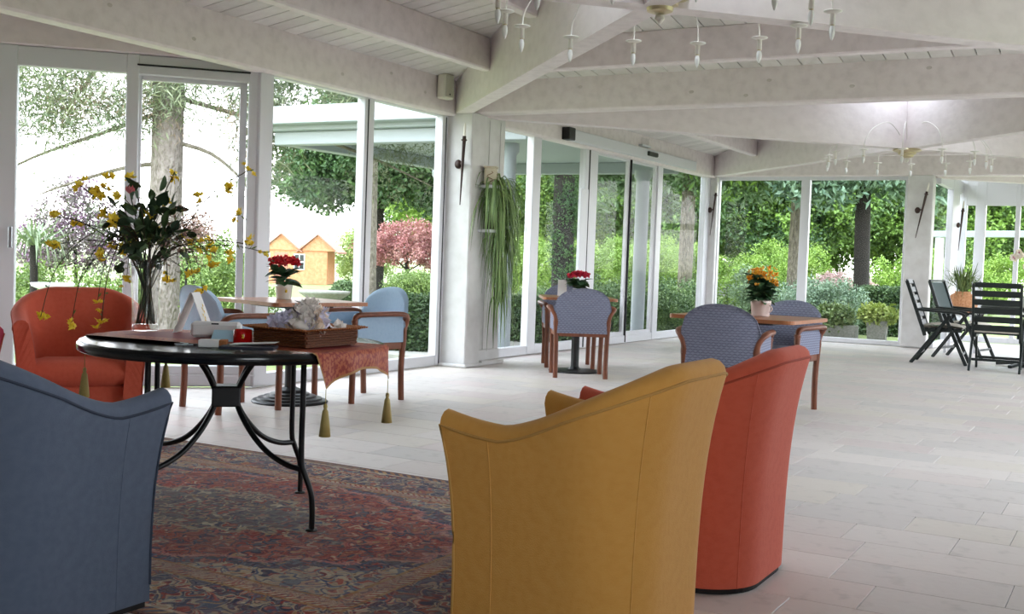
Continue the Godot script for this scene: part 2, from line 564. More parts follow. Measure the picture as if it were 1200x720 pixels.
func bay(ce: Node3D, cz: float, hz: float, board_sides: Array, roof_light := true) -> void:
	var hx := CX - (XW + 0.03)
	var sides := {"w": [Vector3(1, 0, 0), Vector3(0, 0, 1), hz, hx], "n": [Vector3(0, 0, 1), Vector3(1, 0, 0), hx, hz], "e": [Vector3(-1, 0, 0), Vector3(0, 0, 1), hz, hx], "s": [Vector3(0, 0, -1), Vector3(1, 0, 0), hx, hz]}
	var c := Vector3(CX, 0, cz)
	var sky_half := 0.8
	for key in sides:
		var n: Vector3 = sides[key][0]
		var t: Vector3 = sides[key][1]
		var hs: float = sides[key][2]
		var hd: float = sides[key][3]
		var dm := hd - sky_half
		var pt := func(s: float, d: float, y: float) -> Vector3: return c - n * (hd - d) + t * s + UP * y
		var hw := func(d: float) -> float: return sky_half + (hs - sky_half) * (dm - d) / dm
		# roof plate
		var st := tool()
		slabq(st, [pt.call(-hw.call(-0.08), -0.08, ceil_y(-0.08) + 0.022), pt.call(hw.call(-0.08), -0.08, ceil_y(-0.08) + 0.022), pt.call(sky_half, dm, ceil_y(dm) + 0.022), pt.call(-sky_half, dm, ceil_y(dm) + 0.022)], 0.12)
		part(ce, "roof_plate", st, M.groove)
		if key in board_sides:
			var bw := 0.172
			var k0 := int(-hs / bw) - 1
			for k in range(k0, -k0 + 1):
				var s0: float = max(k * bw + 0.005, -hs)
				var s1: float = min((k + 1) * bw - 0.005, hs)
				if s1 - s0 < 0.02: continue
				var reach := func(s: float) -> float: return dm if absf(s) <= sky_half else dm * (hs - absf(s)) / (hs - sky_half)
				var r0: float = reach.call(s0)
				var r1: float = reach.call(s1)
				var b := tool()
				slabq(b, [pt.call(s0, -0.05, ceil_y(-0.05)), pt.call(s0, r0, ceil_y(r0)), pt.call(s1, r1, ceil_y(r1)), pt.call(s1, -0.05, ceil_y(-0.05))], 0.02)
				part(ce, "ceiling_board", b, M.boards[rng.randi() % 4])
		else:
			var b := tool()
			slabq(b, [pt.call(-hs, 0, ceil_y(0)), pt.call(hs, 0, ceil_y(0)), pt.call(sky_half, dm, ceil_y(dm)), pt.call(-sky_half, dm, ceil_y(dm))], 0.02)
			part(ce, "ceiling_boarding", b, M.boards[1])
		# purlins
		for d in [1.05, 2.08]:
			var h: float = hw.call(d) - 0.1
			var p := tool()
			var a: Vector3 = pt.call(-h, d, 0.0)
			var e: Vector3 = pt.call(h, d, 0.0)
			var y0 := ceil_y(d) - 0.265
			var y1 := ceil_y(d) + 0.012
			bar(p, Vector3(a.x, (y0 + y1) / 2, a.z), Vector3(e.x, (y0 + y1) / 2, e.z), 0.11, y1 - y0, 0.012)
			part(ce, "purlin", p, M.beam)
		# curb of the roof light
		var q := tool()
		var ca: Vector3 = pt.call(-sky_half, dm + 0.02, ceil_y(dm) + 0.17)
		var cb: Vector3 = pt.call(sky_half, dm + 0.02, ceil_y(dm) + 0.17)
		bar(q, ca, cb, 0.04, 0.34, 0.003)
		part(ce, "roof_light_curb", q, M.frame)
	var gy := ceil_y(hx - sky_half) + 0.36
	var gl := tool()
	box(gl, Vector3(CX, gy, cz), Vector3(sky_half * 2 + 0.1, 0.01, sky_half * 2 + 0.1), 0.0)
	part(ce, "roof_light_pane" if roof_light else "roof_cap", gl, M.glass if roof_light else M.boards[1])
	# two diagonal beams crossing at the centre, each built as two halves
	for sx in [-1, 1]:
		for sz in [-1, 1]:
			var corner := Vector3(CX + sx * (hx - 0.02), 0, cz + sz * (hz - 0.02))
			var dir := (Vector3(CX, 0, cz) - corner)
			var R := dir.length()
			dir = dir.normalized()
			var k := hx / R
			var ym := ceil_y(hx - sky_half)
			var poly := [Vector2(0.05, 2.50), Vector2(R - 0.01, 2.50), Vector2(R - 0.01, ym - 0.12), Vector2((hx - sky_half) / k, ym), Vector2(0.05, ceil_y(0) + 0.02)]
			var b := tool()
			prism(b, poly, 0.15, Transform3D(Basis(dir, UP, dir.cross(UP)), corner))
			part(ce, "diagonal_beam", b, M.beam)

func build_roof() -> void:
	var ce := struct("ceiling", "white-washed board ceiling on white timber beams")
	bay(ce, -5.8, 3.8, ["w", "n"])
	bay(ce, -13.4, 3.8, ["w"])
	bay(ce, 1.8, 3.8, [], false)  # unseen bay over the camera, roof light capped to dim the foreground
	# edge beams of the bays
	var lines := [
		[Vector3(-6.16, 2.475, -17.3), Vector3(-6.0, 2.845, 5.7)],
		[Vector3(-6.0, 2.505, -9.7), Vector3(1.15, 2.845, -9.5)],
		[Vector3(-6.0, 2.505, -2.1), Vector3(1.15, 2.845, -1.9)],
		[Vector3(-6.0, 2.50, -17.3), Vector3(1.15, 2.845, -17.1)],
		[Vector3(-6.0, 2.475, 5.5), Vector3(1.15, 2.845, 5.7)],
		[Vector3(1.1, 2.475, -17.3), Vector3(1.26, 2.845, 5.7)]]
	for l in lines:
		var st := tool()
		span(st, l[0], l[1], 0.016)
		part(ce, "edge_beam", st, M.beam)
	# knots showing through the paint
	for k in [[-6.0, 2.66, -5.15], [-6.0, 2.58, -5.9], [-6.0, 2.72, -8.3], [-6.0, 2.6, -7.6], [-6.0, 2.63, -8.85]]:
		var st := tool()
		ball(st, Vector3(k[0], k[1], k[2]), Vector3(0.0012, 0.014, 0.022), 10, 6)
		part(ce, "knot", st, M.knot)
	for k in [[-4.7, 2.72], [-3.6, 2.63], [-2.9, 2.7], [-2.2, 2.62], [-1.6, 2.74], [-3.1, 2.58]]:
		var st := tool()
		ball(st, Vector3(k[0], k[1], -9.5), Vector3(0.022, 0.014, 0.0012), 10, 6)
		part(ce, "knot", st, M.knot)
	# flat roof over the side recess and over the far passage
	var st2 := tool()
	slabq(st2, [Vector3(-6.1, 2.84, -6.9), Vector3(-6.1, 2.84, 5.9), Vector3(-9.6, 2.84, 5.9), Vector3(-9.6, 2.84, -3.35)], 0.14)
	part(ce, "recess_ceiling", st2, M.boards[1])
	st2 = tool()
	slabq(st2, [Vector3(-2.9, 2.84, -17.2), Vector3(1.3, 2.84, -17.2), Vector3(1.3, 2.84, -20.0), Vector3(-2.9, 2.84, -20.0)], 0.14)
	part(ce, "passage_ceiling", st2, M.boards[1])
	st2 = tool()
	prism(st2, [Vector2(0, 2.48), Vector2(3.4, 2.48), Vector2(3.4, 2.84), Vector2(0, 2.84)], 0.14, Transform3D(Basis(Vector3(1, 0, -1).normalized(), UP, Vector3(1, 0, 1).normalized()), Vector3(-2.75, 0, -17.25)))
	part(ce, "passage_beam", st2, M.beam)

# a glazed run: frame pieces and panes laid out along a line from o in direction d (units along it), facing normal n
func glazed(called: String, label: String, o: Vector3, d: Vector3, pieces: Array, y0: float, y1: float, head: float, depth := 0.09) -> Node3D:
	var w := struct(called, label)
	var s_min := 1e9
	var s_max := -1e9
	var n := d.cross(UP).normalized()
	for p in pieces:
		s_min = min(s_min, p[1]); s_max = max(s_max, p[2])
		var st := tool()
		var m: Vector3 = o + d * (p[1] + p[2]) * 0.5
		var bs := Basis(d, UP, n)
		match p[0]:
			"pane":
				box(st, m + UP * (y0 + y1) * 0.5, Vector3(p[2] - p[1] + 0.02, y1 - y0 + 0.03, 0.008), 0.0, bs)
				part(w, "pane", st, M.glass)
			"mullion":
				box(st, m + UP * (0.012 + head) * 0.5, Vector3(p[2] - p[1], head - 0.012, depth), 0.006, bs)
				part(w, "mullion", st, M.frame)
			"seal":
				box(st, m + UP * (0.02 + y1) * 0.5, Vector3(p[2] - p[1], y1 - 0.02, depth * 1.06), 0.001, bs)
				part(w, "seal", st, M.dark_seal)
			"leaf":
				# sliding leaf: two stiles, two rails and its pane, set forward of the frame
				var f := 0.055
				var k: float = p[3]
				for e in [p[1] + f / 2, p[2] - f / 2]:
					box(st, o + d * e + n * k + UP * (0.06 + y1 + 0.03) * 0.5, Vector3(f, y1 - 0.03, 0.045), 0.004, bs)
				for e in [[0.06, 0.06 + 0.10], [y1 - 0.03, y1 + 0.045]]:
					box(st, m + n * k + UP * (e[0] + e[1]) * 0.5, Vector3(p[2] - p[1] - f * 2, e[1] - e[0], 0.045), 0.004, bs)
				var leaf := part(w, "sliding_leaf", st, M.frame)
				var g := tool()
				box(g, m + n * k + UP * (0.15 + y1 - 0.02) * 0.5, Vector3(p[2] - p[1] - f * 2 + 0.01, y1 - 0.16, 0.008), 0.0, bs)
				part(leaf, "pane", g, M.glass)
	var rail := tool()
	box(rail, o + d * (s_min + s_max) * 0.5 + UP * (0.008 + y0) * 0.5, Vector3(s_max - s_min - 0.006, y0 - 0.008, depth - 0.012), 0.006, Basis(d, UP, n))
	part(w, "sill", rail, M.frame)
	var hd := tool()
	box(hd, o + d * (s_min + s_max) * 0.5 + UP * (y1 + head) * 0.5, Vector3(s_max - s_min - 0.006, head - y1 - 0.006, depth - 0.012), 0.006, Basis(d, UP, n))
	part(w, "head", hd, M.frame)
	return w

func build_walls() -> void:
	var zdir := Vector3(0, 0, -1)
	# --- slanting glazed wall at the left, running out from the corner
	var dA := Vector3(-1, 0, 1).normalized()
	var oA := Vector3(-6.16, 0, -6.72)
	var a := glazed("door_1", "white framed glazed sliding door and fixed light beside the corner", oA, dA, [
		["mullion", -0.02, 0.05], ["leaf", 0.06, 0.90, 0.05], ["mullion", 0.864, 0.957], ["pane", 0.957, 1.719], ["mullion", 1.719, 1.93], ["pane", 1.93, 2.7], ["mullion", 2.7, 2.9], ["pane", 2.9, 4.1], ["mullion", 4.1, 4.3]], 0.17, 2.392, 2.545)
	var st := tool()
	box(st, oA + dA * 0.46 + Vector3(0.012, 2.466, 0.012), Vector3(0.84, 0.012, 0.075), 0.002, Basis(dA, UP, dA.cross(UP).normalized()))
	part(a, "track", st, M.dark_seal)
	st = tool()
	box(st, oA + dA * 2.1 + Vector3(0.02, 0.098, 0.02), Vector3(4.3, 0.012, 0.075), 0.002, Basis(dA, UP, dA.cross(UP).normalized()))
	part(a, "sill_lip", st, M.frame)
	st = tool()
	box(st, oA + dA * 1.745 + Vector3(0.06, 1.12, 0.06), Vector3(0.03, 0.16, 0.025), 0.005, Basis(dA, UP, dA.cross(UP).normalized()))
	part(a, "handle", st, M.rim_metal)
	st = tool()
	box(st, oA + dA * 2.1 + UP * 2.695, Vector3(4.5, 0.30, 0.12), 0.01, Basis(dA, UP, dA.cross(UP).normalized()))
	var wl := struct("wall_left", "white timber fascia over the slanting glass wall")
	part(wl, "fascia", st, M.beam)
	st = tool()
	span(st, Vector3(-9.6, -0.1, -3.7), Vector3(-9.4, 2.85, 5.8))
	part(wl, "side_wall", st, M.post_paint)
	# --- long glass side, first bay
	var oB := Vector3(XW, 0, 0)
	glazed("window_1", "white framed double window between corner post and column", oB, zdir, [
		["mullion", 6.70, 6.853], ["pane", 6.853, 8.047], ["mullion", 8.047, 8.09], ["seal", 8.09, 8.10], ["mullion", 8.10, 8.186], ["pane", 8.186, 9.303], ["mullion", 9.303, 9.36], ["seal", 9.36, 9.37], ["mullion", 9.37, 9.42]], 0.11, 2.462, 2.50)
	glazed("window_2", "narrow white framed window beside the plant column", oB, zdir, [
		["mullion", 10.10, 10.2], ["pane", 10.2, 11.19], ["mullion", 11.19, 11.38]], 0.11, 2.475, 2.52)
	var dr := glazed("door_2", "glazed automatic sliding door with white header", oB, zdir, [
		["pane", 11.38, 12.55], ["mullion", 12.55, 12.64], ["seal", 12.64, 12.67], ["mullion", 12.67, 12.9], ["leaf", 12.88, 13.95, 0.0], ["seal", 13.95, 13.97], ["leaf", 13.97, 14.9, 0.0], ["mullion", 14.9, 15.08], ["pane", 15.08, 16.87], ["mullion", 16.87, 17.2]], 0.11, 2.475, 2.52)
	st = tool()
	span(st, Vector3(-6.10, 2.50, -16.0), Vector3(-5.93, 2.635, -11.86), 0.008)
	part(dr, "operator_header", st, M.frame)
	st = tool()
	span(st, Vector3(-6.08, 2.50, -11.86), Vector3(-5.90, 2.645, -11.70), 0.008)
	part(dr, "header_end_box", st, M.black_plastic, "black box at the end of the door header")
	st = tool()
	span(st, Vector3(-5.95, 2.545, -14.42), Vector3(-5.895, 2.605, -14.10), 0.012)
	part(dr, "sensor", st, M.black_plastic, "black motion sensor")
	st = tool()
	span(st, Vector3(-6.085, 0.80, -12.60), Vector3(-6.06, 1.98, -12.40), 0.004)
	part(dr, "push_plate", st, M.frame)
	# --- column between the bays
	var col := struct("trim_1", "white timber column with panelled side")
	st = tool()
	span(st, Vector3(-6.10, 0.012, -9.68), Vector3(-5.80, 2.51, -9.40), 0.012)
	part(col, "post", st, M.post_paint)
	st = tool()
	span(st, Vector3(-6.10, 0.012, -10.12), Vector3(-5.845, 2.51, -9.69), 0.008)
	part(col, "side_panel", st, M.post_paint)
	for z in [-9.80, -10.02]:
		st = tool()
		span(st, Vector3(-5.846, 0.16, z - 0.006), Vector3(-5.838, 2.48, z + 0.006), 0.003)
		part(col, "panel_bead", st, M.post_paint)
	st = tool()
	span(st, Vector3(-6.12, 0.0, -9.70), Vector3(-5.77, 0.035, -9.36), 0.01)
	part(col, "base_plate", st, M.post_paint)
	st = tool()
	span(st, Vector3(-6.12, 0.0, -10.16), Vector3(-5.79, 0.05, -9.71), 0.01)
	part(col, "base_plate", st, M.post_paint)
	st = tool()
	span(st, Vector3(-5.86, 0.05, -10.13), Vector3(-5.835, 0.16, -9.71), 0.005)
	part(col, "base_board", st, M.post_paint)
	for y in [1.80, 1.36]:
		st = tool()
		span(st, Vector3(-5.845, y - 0.015, -9.95), Vector3(-5.64, y + 0.015, -9.56), 0.006)
		part(col, "shelf", st, M.frame)
	# --- corner post and far glass
	var q := struct("trim_2", "white corner column between two glass walls")
	st = tool()
	span(st, Vector3(-6.14, 0.012, -17.28), Vector3(-5.97, 2.51, -17.08), 0.012)
	part(q, "post", st, M.post_paint)
	glazed("window_3", "large white framed picture window at the far end", Vector3(0, 0, QZ), Vector3.RIGHT, [
		["mullion", -5.99, -5.955], ["pane", -5.955, -4.66], ["mullion", -4.66, -4.525], ["pane", -4.525, -3.13], ["mullion", -3.13, -3.09]], 0.08, 2.445, 2.52)
	var c3 := struct("trim_3", "wide white column right of the picture window")
	st = tool()
	span(st, Vector3(-3.09, 0.012, -17.30), Vector3(-2.73, 2.51, -17.08), 0.012)
	part(c3, "post", st, M.post_paint)
	glazed("window_4", "narrow glass side light behind the wide column", Vector3(-2.70, 0, 0), zdir, [
		["pane", 17.3, 18.5], ["mullion", 18.5, 19.2], ["pane", 19.2, 19.6]], 0.08, 2.40, 2.6)
	glazed("door_3", "white framed glass door and window behind the garden chairs", Vector3(0, 0, -19.65), Vector3.RIGHT, [
		["mullion", -2.76, -2.60], ["pane", -2.60, -2.47], ["mullion", -2.47, -2.31], ["pane", -2.31, -1.87], ["mullion", -1.87, -1.80], ["pane", -1.80, -0.9], ["mullion", -0.9, -0.8], ["pane", -0.8, 1.1], ["mullion", 1.1, 1.2]], 0.10, 2.22, 2.86)
	# --- sides out of the frame: solid wall behind, right openings sized for fill light
	var wr := struct("wall_right", "unseen white wall with windows, one added for fill light")
	st = tool()
	span(st, Vector3(1.14, 0.0, -19.7), Vector3(1.24, 0.9, 5.7))
	part(wr, "parapet", st, M.post_paint)
	for z in [[-19.7, -17.4], [-14.2, -12.6], [-9.9, -9.0], [-5.6, -1.2], [0.7, 5.7]]:  # gap beside the camera is an opening added for foreground fill
		st = tool()
		span(st, Vector3(1.14, 0.9, z[0]), Vector3(1.24, 2.5, z[1]))
		part(wr, "pier", st, M.post_paint)
	st = tool()
	span(st, Vector3(1.18, 0.9, -19.6), Vector3(1.19, 2.5, 5.6), 0.0)
	part(wr, "pane", st, M.glass)
	st = tool()
	span(st, Vector3(1.14, 2.48, -19.7), Vector3(1.24, 2.9, -17.2))
	part(wr, "lintel", st, M.post_paint)
	var wb := struct("wall_back", "white wall behind the seating area")
	for x in [[-9.5, 1.24]]:
		st = tool()
		span(st, Vector3(x[0], 0.0, 5.6), Vector3(x[1], 2.5, 5.72))
		part(wb, "pier", st, M.post_paint)
	st = tool()
	span(st, Vector3(-9.5, 2.46, 5.6), Vector3(-6.0, 2.9, 5.72))
	part(wb, "lintel", st, M.post_paint)

# ------------------------------------------------------------------ rug
func rug_texture(hx: float, hy: float) -> ImageTexture:
	var w := 1250
	var h := 800
	var im := Image.create(w, h, false, Image.FORMAT_RGB8)
	var cell := FastNoiseLite.new()
	cell.noise_type = FastNoiseLite.TYPE_CELLULAR
	cell.cellular_return_type = FastNoiseLite.RETURN_CELL_VALUE
	cell.frequency = 1.0
	cell.fractal_type = FastNoiseLite.FRACTAL_NONE
	cell.seed = 3
	var dist: FastNoiseLite = cell.duplicate()
	dist.cellular_return_type = FastNoiseLite.RETURN_DISTANCE
	var net: FastNoiseLite = cell.duplicate()
	net.cellular_return_type = FastNoiseLite.RETURN_DISTANCE2_SUB
	net.seed = 17
	var vine := FastNoiseLite.new()
	vine.noise_type = FastNoiseLite.TYPE_SIMPLEX_SMOOTH
	vine.fractal_type = FastNoiseLite.FRACTAL_NONE
	vine.frequency = 1.0
	vine.seed = 9
	var red := Color(0.50, 0.12, 0.10)
	var rose := Color(0.62, 0.26, 0.23)
	var navy := Color(0.13, 0.14, 0.24)
	var blue := Color(0.27, 0.32, 0.43)
	var cream := Color(0.72, 0.65, 0.54)
	var gold := Color(0.60, 0.42, 0.24)
	var grey := Color(0.38, 0.35, 0.33)
	for py in h:
		for px in w:
			var x := absf((px + 0.5) / w * 2.0 - 1.0) * hx
			var y := absf((py + 0.5) / h * 2.0 - 1.0) * hy
			var e: float = min(hx - x, hy - y)
			var wx := x + 0.035 * vine.get_noise_2d(x * 14.0 + 5.0, y * 14.0)
			var wy := y + 0.035 * vine.get_noise_2d(x * 14.0, y * 14.0 + 31.0)
			var v1 := (net.get_noise_2d(wx * 12.0, wy * 12.0) + 1.0) * 1.1
			var v2 := vine.get_noise_2d(wx * 34.0 + 40.0, wy * 34.0)
			var ci := cell.get_noise_2d(wx * 25.0, wy * 25.0)
			var cd := dist.get_noise_2d(wx * 25.0, wy * 25.0) + 1.0
			var fine := cell.get_noise_2d(wx * 75.0 + 7.0, wy * 75.0)
			var c := navy
			var flower := cd < 0.30 and ci > -0.35
			var ring := cd < 0.50 and ci > -0.35
			if cd < 0.14: ci = -ci
			if e < 0.018: c = Color(0.30, 0.13, 0.11)
			elif e < 0.06: c = gold if fmod(x + y, 0.05) < 0.025 else navy
			elif e < 0.075: c = cream
			elif e < 0.345:
				c = navy.lerp(Color(0.20, 0.15, 0.22), 0.5 + v2 * 0.5)
				if absf(v1) < 0.12: c = cream.darkened(0.15)
				elif absf(v2) < 0.14: c = blue
				if flower: c = [red, rose, cream, gold, blue][int(absf(ci) * 5.0) % 5]
				elif ring and ci > -0.1: c = [cream, red, blue][int(absf(ci) * 9.0) % 3]
			elif e < 0.36: c = gold
			elif e < 0.385: c = cream if fmod(x + y, 0.03) < 0.018 else red
			elif e < 0.43: c = Color(0.58, 0.42, 0.37) if absf(v2) > 0.1 else cream
			elif e < 0.445: c = gold
			else:
				var fx := x / (hx - 0.445)
				var fy := y / (hy - 0.445)
				var lobe := 0.035 * sin(atan2(fy, fx) * 20.0) + 0.02 * v2
				var r := pow(pow(fx, 1.55) + pow(fy, 1.55), 1.0 / 1.55) + lobe
				if r > 1.03:
					c = cream.darkened(0.05) if r > 1.13 else navy
					if absf(v1) < 0.14: c = blue
					if flower: c = [rose, red, navy, gold, blue][int(absf(ci) * 5.0) % 5]
				elif r > 0.99: c = rose.lightened(0.2)
				elif r > 0.50:
					c = red
					if absf(v1) < 0.12: c = navy
					elif absf(v2) < 0.11: c = gold.lerp(rose, 0.4)
					if flower: c = [cream, navy, rose, gold, grey][int(absf(ci) * 5.0) % 5]
					elif ring and ci > 0.0: c = rose
				elif r > 0.46: c = cream.darkened(0.2)
				else:
					c = navy.lerp(grey, 0.5)
					if absf(v1) < 0.13: c = cream.darkened(0.2)
					if flower: c = [red, cream, blue, gold, rose][int(absf(ci) * 5.0) % 5]
			c = c.lerp([cream, navy, gold, rose, cream][int(absf(fine) * 5.0) % 5], 0.30).lightened(0.05)
			var wear := clampf(vine.get_noise_2d(px * 0.006, py * 0.011 + 90.0) * 0.5 + 0.25, 0.0, 0.5)
			im.set_pixel(px, py, c.lerp(grey.lightened(0.15), wear * 0.55))
	return ImageTexture.create_from_image(im)

func build_rug() -> void:
	var x0 := -5.04
	var x1 := -1.72
	var z0 := -4.58
	var z1 := -2.34
	var t := thing("persian_rug", "large red and navy persian rug with floral border under the black table", "rug", Vector3((x0 + x1) / 2, 0, (z0 + z1) / 2))
	var hx := (x1 - x0) / 2
	var hz := (z1 - z0) / 2
	var st := tool()
	st.set_smooth_group(-1)
	var y := 0.009
	var pts := [Vector3(-hx, y, -hz), Vector3(hx, y, -hz), Vector3(hx, y, hz), Vector3(-hx, y, hz)]
	var uvs := [Vector2(0, 0), Vector2(1, 0), Vector2(1, 1), Vector2(0, 1)]
	for k in [0, 1, 2, 0, 2, 3]:
		st.set_uv(uvs[k]); st.add_vertex(pts[k])
	for k in 4:
		var a: Vector3 = pts[k]
		var b: Vector3 = pts[(k + 1) % 4]
		for q in [[a, uvs[k]], [b, uvs[(k + 1) % 4]], [b - UP * y, uvs[(k + 1) % 4]], [a, uvs[k]], [b - UP * y, uvs[(k + 1) % 4]], [a - UP * y, uvs[k]]]:
			st.set_uv(q[1]); st.add_vertex(q[0])
	var m := mat(Color.WHITE, 0.95)
	m.albedo_texture = rug_texture(hx, hz)
	m.normal_enabled = false
	part(t, "pile", st, m)
	var fr := tool()
	for s in [-1, 1]:
		for k in 110:
			var z := -hz + (k + 0.5) * hz * 2 / 110
			var jit := rng.randf_range(-0.012, 0.012)
			tube(fr, [Vector3(s * hx, 0.006, z), Vector3(s * (hx + 0.02), 0.006, z + jit * 0.5), Vector3(s * (hx + 0.035), 0.004, z + jit)], 0.003, 3)
	var f := part(t, "fringe", fr, mat(Color(0.74, 0.68, 0.58), 0.95))
	f.set_meta("kind", "stuff")

# ------------------------------------------------------------------ upholstered tub armchairs (facing +z)
func tub_chair(label: String, m: Material, pipe: Material, where: Vector3, facing: Vector2) -> Node3D:
	var t := thing("tub_armchair", label, "armchair", where, atan2(facing.x, facing.y), "upholstered tub armchairs around the rug")
	var hw := 0.325
	var zf := 0.275
	var zb := 0.28
	var rc := 0.20
	# outline of the shell in plan: arm front, side, rounded back, side, arm front
	var path := []
	var nrm := []
	var alen := []
	var side_n := 14
	var arc_n := 10
	for k in side_n:
		var f := float(k) / side_n
		path.append(Vector2(-hw, lerpf(zf, -zb + rc, f))); nrm.append(Vector2(-1, 0))
	for k in arc_n:
		var a := PI / 2 * k / arc_n
		path.append(Vector2(-hw + rc - rc * cos(a), -zb + rc - rc * sin(a))); nrm.append(Vector2(-cos(a), -sin(a)))
	for k in 6:
		path.append(Vector2(lerpf(-hw + rc, hw - rc, k / 6.0), -zb)); nrm.append(Vector2(0, -1))
	for k in arc_n:
		var a := PI / 2 * (1.0 - float(k) / arc_n)
		path.append(Vector2(hw - rc + rc * cos(a), -zb + rc - rc * sin(a))); nrm.append(Vector2(cos(a), -sin(a)))
	for k in side_n + 1:
		var f := float(k) / side_n
		path.append(Vector2(hw, lerpf(-zb + rc, zf, f))); nrm.append(Vector2(1, 0))
	var n := path.size()
	var total := 0.0
	for i in n:
		if i: total += path[i].distance_to(path[i - 1])
		alen.append(total)
	var rim := func(i: int) -> float:
		var a: float = min(alen[i], total - alen[i])
		var front := clampf(1.0 - a / 0.2, 0.0, 1.0)
		var k := clampf((a - 0.15) / 0.50, 0.0, 1.0)
		k = k * k * (3.0 - 2.0 * k) * 0.55 + k * 0.45
		return 0.590 + 0.03 * front * front + 0.195 * k
	var flare := func(i: int, v: float) -> Vector2:
		# the wall leans outwards towards the top; the arm fronts also sweep forward
		var a: float = min(alen[i], total - alen[i])
		var back := clampf((a - 0.25) / 0.4, 0.0, 1.0)
		var o: Vector2 = nrm[i] * (0.008 * v + (0.028 + 0.034 * back) * pow(v, 3.2))
		var fr := clampf(1.0 - a / 0.16, 0.0, 1.0)
		return o + Vector2(0, 0.038 * fr * pow(v, 3.4) - 0.004 * fr * sin(v * PI))
	var thick := 0.085
	var rows := []
	for i in n:
		var y1: float = rim.call(i)
		var row := []
		for k in 13:
			var v := k / 12.0
			var p: Vector2 = path[i] + flare.call(i, v)
			row.append(Vector3(p.x, 0.02 + (y1 - 0.02) * v, p.y))
		var po: Vector2 = path[i] + flare.call(i, 1.0)
		for k in range(1, 6):
			var a := PI * k / 6.0
			var q: Vector2 = po - nrm[i] * (thick * 0.5 * (1.0 - cos(a)))
			row.append(Vector3(q.x, y1 + sin(a) * 0.042, q.y))
		for k in 9:
			var v := 1.0 - k / 8.0
			var q: Vector2 = path[i] + flare.call(i, v) - nrm[i] * (thick + 0.015 * (1.0 - v))
			row.append(Vector3(q.x, lerpf(0.22, y1, v), q.y))
		rows.append(row)
	var st := tool()
	sheet(st, rows)
	for e in [0, n - 1]:
		var r: Array = rows[e]
		var m2: int = r.size()
		var i := 0
		var j := m2 - 1
		st.set_smooth_group(-1)
		while i + 1 < j:
			tri(st, r[i], r[i + 1], r[j])
			if i + 1 < j - 1: tri(st, r[i + 1], r[j - 1], r[j])
			i += 1; j -= 1
	part(t, "shell", st, m)
	# welt along the outer rim and down the arm fronts
	st = tool()
	var welt := []
	for k in range(1, 13): welt.append(rows[0][k])
	for i in range(1, n): welt.append(rows[i][12])
	for k in range(11, 0, -1): welt.append(rows[n - 1][k])
	tube(st, welt, 0.0045, 6)
	part(t, "piping", st, pipe)
	# stitched seams on the outside
	for i in [int(side_n * 0.42), side_n + 6, n - 1 - side_n - 6, n - 1 - int(side_n * 0.42)]:
		st = tool()
		var line := []
		for k in 13: line.append(rows[i][k])
		tube(st, line, 0.0022, 5)
		part(t, "seam", st, m)
	# seat cushion with a soft front edge
	st = tool()
	var iw := hw - thick - 0.002
	var sec := [Vector2(-0.22, 0.27), Vector2(-0.22, 0.40), Vector2(0.0, 0.43), Vector2(0.2, 0.425), Vector2(0.245, 0.405), Vector2(0.268, 0.37), Vector2(0.268, 0.32), Vector2(0.245, 0.285), Vector2(0.2, 0.27)]
	var cr := []
	for k in 9:
		var x := -iw + iw * 2 * k / 8.0
		var dip := 0.012 if (k == 0 or k == 8) else 0.0
		var row := []
		for p in sec: row.append(Vector3(x, p.y - dip * (1.0 if p.y > 0.35 else -1.0), p.x))
		cr.append(row)
	sheet(st, cr, true)
	part(t, "seat_cushion", st, m)
	st = tool()
	box(st, Vector3(0, 0.15, 0.215), Vector3(iw * 2 + 0.02, 0.26, 0.05), 0.01)
	part(t, "front_panel", st, m)
	st = tool()
	prism(st, PackedVector2Array(path.map(func(p): return p * 0.97)), 0.022, Transform3D(Basis(Vector3.RIGHT, Vector3(0, 0, 1), Vector3(0, -1, 0)), Vector3(0, 0.011, 0)))
	part(t, "plinth", st, M.plinth)
	return t

func build_seats() -> void:
	tub_chair("mustard yellow tub armchair seen from its side in the foreground", M.yellow, M.yellow_pipe, Vector3(-1.41, 0.0, -3.03), Vector2(-1, 0.0))
	tub_chair("terracotta orange tub armchair directly behind the yellow one", M.orange, M.orange_pipe, Vector3(-1.38, 0.0, -3.87), Vector2(-1, 0.0))
	tub_chair("slate blue tub armchair at the left edge of the foreground", M.slate, M.slate_pipe, Vector3(-2.89, 0.009, -2.12), Vector2(0.0, -1))
	tub_chair("terracotta orange tub armchair facing the room by the slanting window", M.orange, M.orange_pipe, Vector3(-5.44, 0.0, -4.50), Vector2(0.80, 0.60))
	tub_chair("crimson tub armchair cut off by the left edge of the view", M.crimson, M.orange_pipe, Vector3(-5.42, 0.0, -3.40), Vector2(0.98, 0.1))

